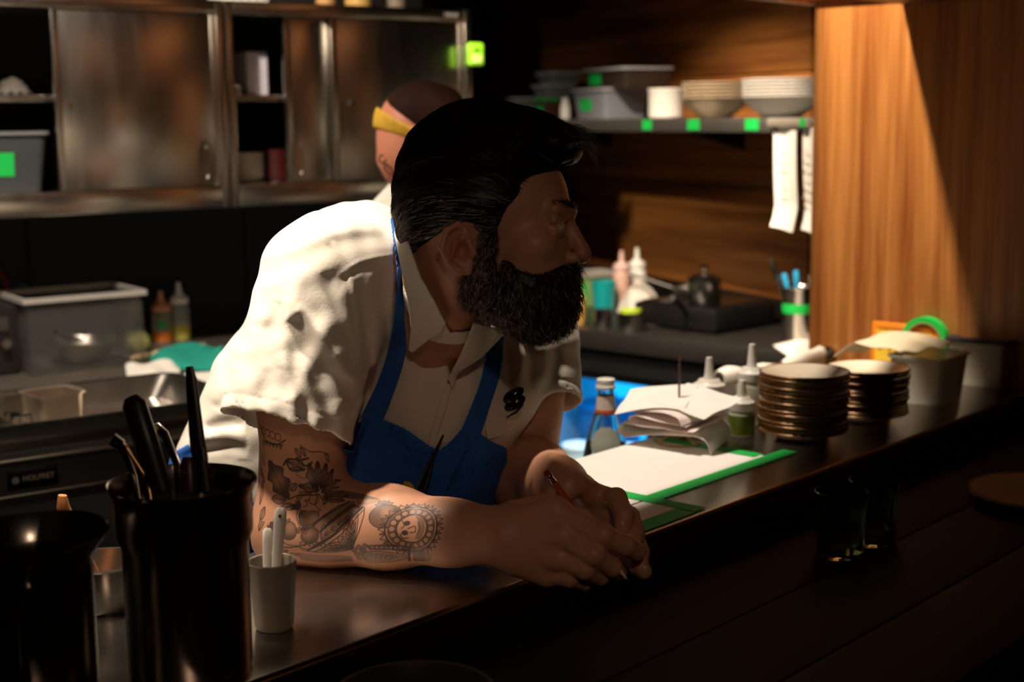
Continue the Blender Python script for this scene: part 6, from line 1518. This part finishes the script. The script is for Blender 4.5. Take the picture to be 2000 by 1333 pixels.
BEARD = mat('beard_dark', '#1d1612', 0.5, 0, 0.3, 150)
bx = np.array([hw(c) for c in [(-35, -118, -78), (125, 32, 78), (-35, 32, 78), (125, -118, -78)]])
Vb, Fb = nets(beard_sdf, bx.min(0) - 0.012, bx.max(0) + 0.012, 0.0022); Vb = relax(Vb, Fb, 1)
beard = mesh_np('beard', c2w(Vb), Fb, BEARD, MAN)
def beard_flow(q):
    v = np.zeros_like(q); v[:, 0] = 0.15 + np.clip((q[:, 0] - 60) / 80, -0.5, 0.5); v[:, 1] = -1.0; v[:, 2] = q[:, 2] / 90; return v
bp_ = grow(Vb, Fb, 9500, 7, beard_flow, lambda q, r: r.uniform(0.008, 0.019, len(q)), 0.55, 0.55, rng)
qq = hl(bp_[:, 0].astype(np.float32)); grey = rng.random(len(bp_)) < np.clip(0.55 - (qq[:, 0] - 10) / 130, 0.10, 0.6)
strands('beard_strands', None, bp_[~grey], np.full((~grey).sum(), 0.00036), BEARD, beard)
strands('grey_strands', None, bp_[grey], np.full(grey.sum(), 0.00032), mat('grey_beard', '#b59f8a', 0.5, 0, 0.2, 120), beard)
# eyebrows (near and far)
for sd in (1, -1):
    pts = []
    for i in range(260):
        t_ = rng.random(); f0 = np.array([105 - 20 * t_ ** 1.5, 50 + 3 * math.sin(t_ * 3), sd * (8 + 36 * t_)]) + rng.normal(0, 1, 3) * np.array([0.8, 1.8, 0.8]); dv = np.array([-0.2, 0.15, sd * 1.0]) + rng.normal(0, 0.25, 3)
        pts.append([hw(f0 + dv * s_) for s_ in np.linspace(0, 8, 4)])
    strands('eyebrow', None, np.array(pts), np.full(260, 0.00028), HAIR, MAN)
# eye (iris and white seen from the side)
for sd in (1, -1):
    c0 = hw((83.5, 26, sd * 31)); g = G().lathe([(0, -12.15), (6, -10.6), (10.5, -6.1), (12.15, 0), (10.5, 6.1), (6, 10.6), (0, 12.15)], 24)
    g.v = [tuple(c2w(c0 + np.array(q_) / 1000.0)) for q_ in g.v]; g.build('eye', mat('eye_white', '#cfc2b8', 0.2), MAN, world=True)
# nails on the near hand
NAIL = mat('nail', '#c99a84', 0.3)
for (x, y, d_, r_, nm) in ((1247, 1076, 1.511, 0.0052, 0), (1219, 1026, 1.551, 0.0050, 1), (1262, 1113, 1.540, 0.0048, 2)):
    g = G().lathe([(0, 0.0012), (r_ * 0.6, 0.0010), (r_, 0.0)], 18, sx=0.75); rot = Vector(-_F + _R * 0.35).to_track_quat('Z', 'Y').to_matrix().to_4x4(); g.xf(T(*c2w(cs(x, y, d_))) @ rot); g.build('fingernail', NAIL, MAN, world=True)

# ---- pencil held in the hands
pa, pb_ = c2w(cs(1066, 922, 1.578)), c2w(cs(1228, 1137, 1.500))
ax = (pb_ - pa); Lp = np.linalg.norm(ax); ax = ax / Lp
t = thing('pencil', 'orange pencil with red eraser held slanting between the hands', 'pencil', pa)
def pt(s_): return pa + ax * s_
G().tube([pt(0.0), pt(0.0015), pt(0.006)], [0.0028, 0.0036, 0.0036], 16).build('eraser', mat('red_eraser', '#8f1f1c', 0.7), t, world=True)
G().tube([pt(0.006), pt(0.008), pt(0.0085), pt(0.012), pt(0.0125), pt(0.019)], [0.0039, 0.0039, 0.0036, 0.0036, 0.0039, 0.0039], 18).build('ferrule', mat('ferrule', '#cfc9c2', 0.2, 1), t, world=True)
G().tube([pt(0.019), pt(Lp - 0.022)], 0.0036, 6).build('shaft', mat('pencil_orange', '#b8541c', 0.35), t, world=True)
G().tube([pt(Lp - 0.022), pt(Lp - 0.004)], [0.0036, 0.0010], 14).build('sharpened_wood', mat('pencil_wood', '#d8b98a', 0.7), t, world=True)
G().tube([pt(Lp - 0.004), pt(Lp)], [0.0010, 0.0002], 10).build('lead', mat('graphite', '#2a2a2c', 0.4), t, world=True)
# ---- tweezers in the bib, pens in the shirt pocket
b0, b1 = c2w(cs(866, 850, 1.70)), c2w(cs(800, 985, 1.70)); t = thing('tweezers', 'dark tweezers with a yellow grip tucked in the apron bib', 'tweezers', b1)
G().tube([b0, b0 * 0.5 + b1 * 0.5, b1], [0.0025, 0.0045, 0.005], 10, flat=0.5).build('arm', mat('dark_metal', '#4a443c', 0.3, 0.9), t, world=True)
G().tube([c2w(cs(845, 905, 1.695)), c2w(cs(832, 950, 1.695)), c2w(cs(815, 990, 1.695))], [0.002, 0.003, 0.003], 10).build('arm', mat('dark_metal', '#4a443c', 0.3, 0.9), t, world=True)
G().tube(spline([c2w(cs(790, 945, 1.693)), c2w(cs(800, 948, 1.690)), c2w(cs(806, 960, 1.690)), c2w(cs(800, 976, 1.690))], 6), 0.0030, 10).build('grip', mat('yellow_grip', '#d0a818', 0.4), t, world=True)
t = thing('folded_glasses', 'dark folded glasses clipped in the shirt pocket', 'glasses', c2w(cs(1005, 780, 1.76)))
GLS = mat('black_gloss', '#0a0d0c', 0.15)
for k_ in (0, 1):
    gg = G().lathe([(0, -0.0045), (0.007, -0.004), (0.0115, -0.0015), (0.012, 0), (0.0115, 0.0015), (0.007, 0.004), (0, 0.0045)], 28, sx=1.25, sy=0.62)
    rot = Matrix(((_R[0], _U[0], -_F[0]), (_R[1], _U[1], -_F[1]), (_R[2], _U[2], -_F[2]))).to_4x4() @ Rz(0.55)
    gg.xf(T(*c2w(cs(1003 + 3 * k_, 772 + 16 * k_, 1.752 + 0.004 * k_))) @ rot); gg.build('lens', GLS, t, world=True)
G().tube([c2w(cs(990, 816, 1.752)), c2w(cs(1008, 806, 1.748)), c2w(cs(1022, 790, 1.745))], [0.0012, 0.0016, 0.0016], 8).build('temple', GLS, t, world=True)

# ================================================================== second cook behind
D2 = 2.62
C2 = thing('person', 'cook with a yellow headband bending down behind the bearded man', 'person', (float(W(830, 300, D2)[0]), float(W(830, 300, D2)[1]), 0.0))
def c2(px, py, dd=0.0): return cs(px + 6, py + 8, D2 + dd)
def cook_body(p):
    d = s_ell(p, c2(815, 235), (0.076, 0.072, 0.073))
    d = smin(d, s_ell(p, c2(785, 290, -0.01), (0.050, 0.070, 0.060)), 0.03)
    d = smin(d, s_cone(p, c2(752, 288, -0.005), c2(744, 305, -0.01), 0.012, 0.012), 0.012)
    d = smin(d, s_ell(p, c2(800, 278, -0.074), (0.010, 0.020, 0.010)), 0.006)
    d = smin(d, s_cone(p, c2(830, 300), c2(850, 400, 0.05), 0.05, 0.055), 0.03)
    for s_ in (-1, 1): d = smin(d, chain(p, [c2(850 + 90 * s_, 460, 0.08), c2(840 + 120 * s_, 620, 0.0), c2(760 + 60 * s_, 720, -0.2)], [0.05, 0.042, 0.032], 0.02), 0.03)
    return d
a_ = np.array([c2(640, 120, -0.32), c2(1010, 800, 0.25)]); sculpt('body', cook_body, a_.min(0) - 0.02, a_.max(0) + 0.03, 0.005, mat('skin_warm', '#c07a5e', 0.5, 0, 0.1, 50), C2)
def cook_hair(p):
    d = s_ell(p, c2(822, 228), (0.078, 0.072, 0.077)); P = pxy(p).astype(np.float32)
    b = s_sph(p, c2(868, 196), 0.028); d = smin(d, b, 0.015)
    return smax(d, poly2(P, [(738, 225), (820, 262), (845, 300), (930, 300), (930, 120), (700, 120)]) * D2 / FPX, 0.004)
lo_, hi_ = px_box(700, 130, 940, 320, D2 - 0.11, D2 + 0.11); sculpt('hair', cook_hair, lo_, hi_, 0.004, mat('brown_hair2', '#2a1710', 0.75, 0, 0.6, 25, spec=0.1), C2)
def band(p):
    d = np.abs(s_ell(p, c2(814, 236), (0.0795, 0.0755, 0.079)) - 0.003) - 0.003; P = pxy(p).astype(np.float32)
    return smax(d, poly2(P, [(725, 200), (742, 212), (780, 236), (815, 252), (900, 280), (900, 302), (812, 276), (770, 262), (725, 248)]) * D2 / FPX, 0.002)
lo_, hi_ = px_box(700, 180, 930, 320, D2 - 0.12, D2 + 0.12); sculpt('headband', band, lo_, hi_, 0.003, mat('yellow_cloth', '#c79a2c', 0.8, 0, 0.25, 60), C2)
G().tube([c2w(c2(742, 296, -0.075)), c2w(c2(736, 296, -0.06)), c2w(c2(734, 306, -0.05)), c2w(c2(742, 312, -0.06)), c2w(c2(748, 304, -0.072))], 0.0015, 8).build('glasses', BLACKP, C2, world=True)
def cook_shirt(p):
    d = s_cone(p, c2(850, 440, 0.08), c2(850, 760, 0.12), 0.125, 0.14)
    d = smin(d, s_cone(p, c2(750, 455, 0.06), c2(950, 455, 0.10), 0.06, 0.06), 0.04)
    return smin(d, s_cone(p, c2(775, 405, 0.0), c2(900, 410, 0.06), 0.03, 0.03), 0.03)
a_ = np.array([c2(600, 370, -0.1), c2(1060, 960, 0.32)]); sculpt('shirt', cook_shirt, a_.min(0) - 0.03, a_.max(0) + 0.03, 0.007, mat('cook_white', '#cfc8bc', 0.9), C2)
def cook_legs(pw):
    b = np.array(C2.location, np.float32); d = None
    for sx in (-0.1, 0.1):
        e = s_cone(pw, b + v3(sx, 0.1, 0.85), b + v3(sx * 1.3, 0.08, 0.08), 0.10, 0.055); d = e if d is None else smin(d, e, 0.03)
    return smax(d, -pw[:, 2] + 0.001, 0.003)
b_ = np.array(C2.location); Vt, Ft = nets(cook_legs, b_ + np.array([-0.3, -0.15, -0.02]), b_ + np.array([0.3, 0.3, 1.0]), 0.01); mesh_np('trousers', relax(Vt, Ft, 2), Ft, mat('trouser_black', '#1a1a1c', 0.8), C2)
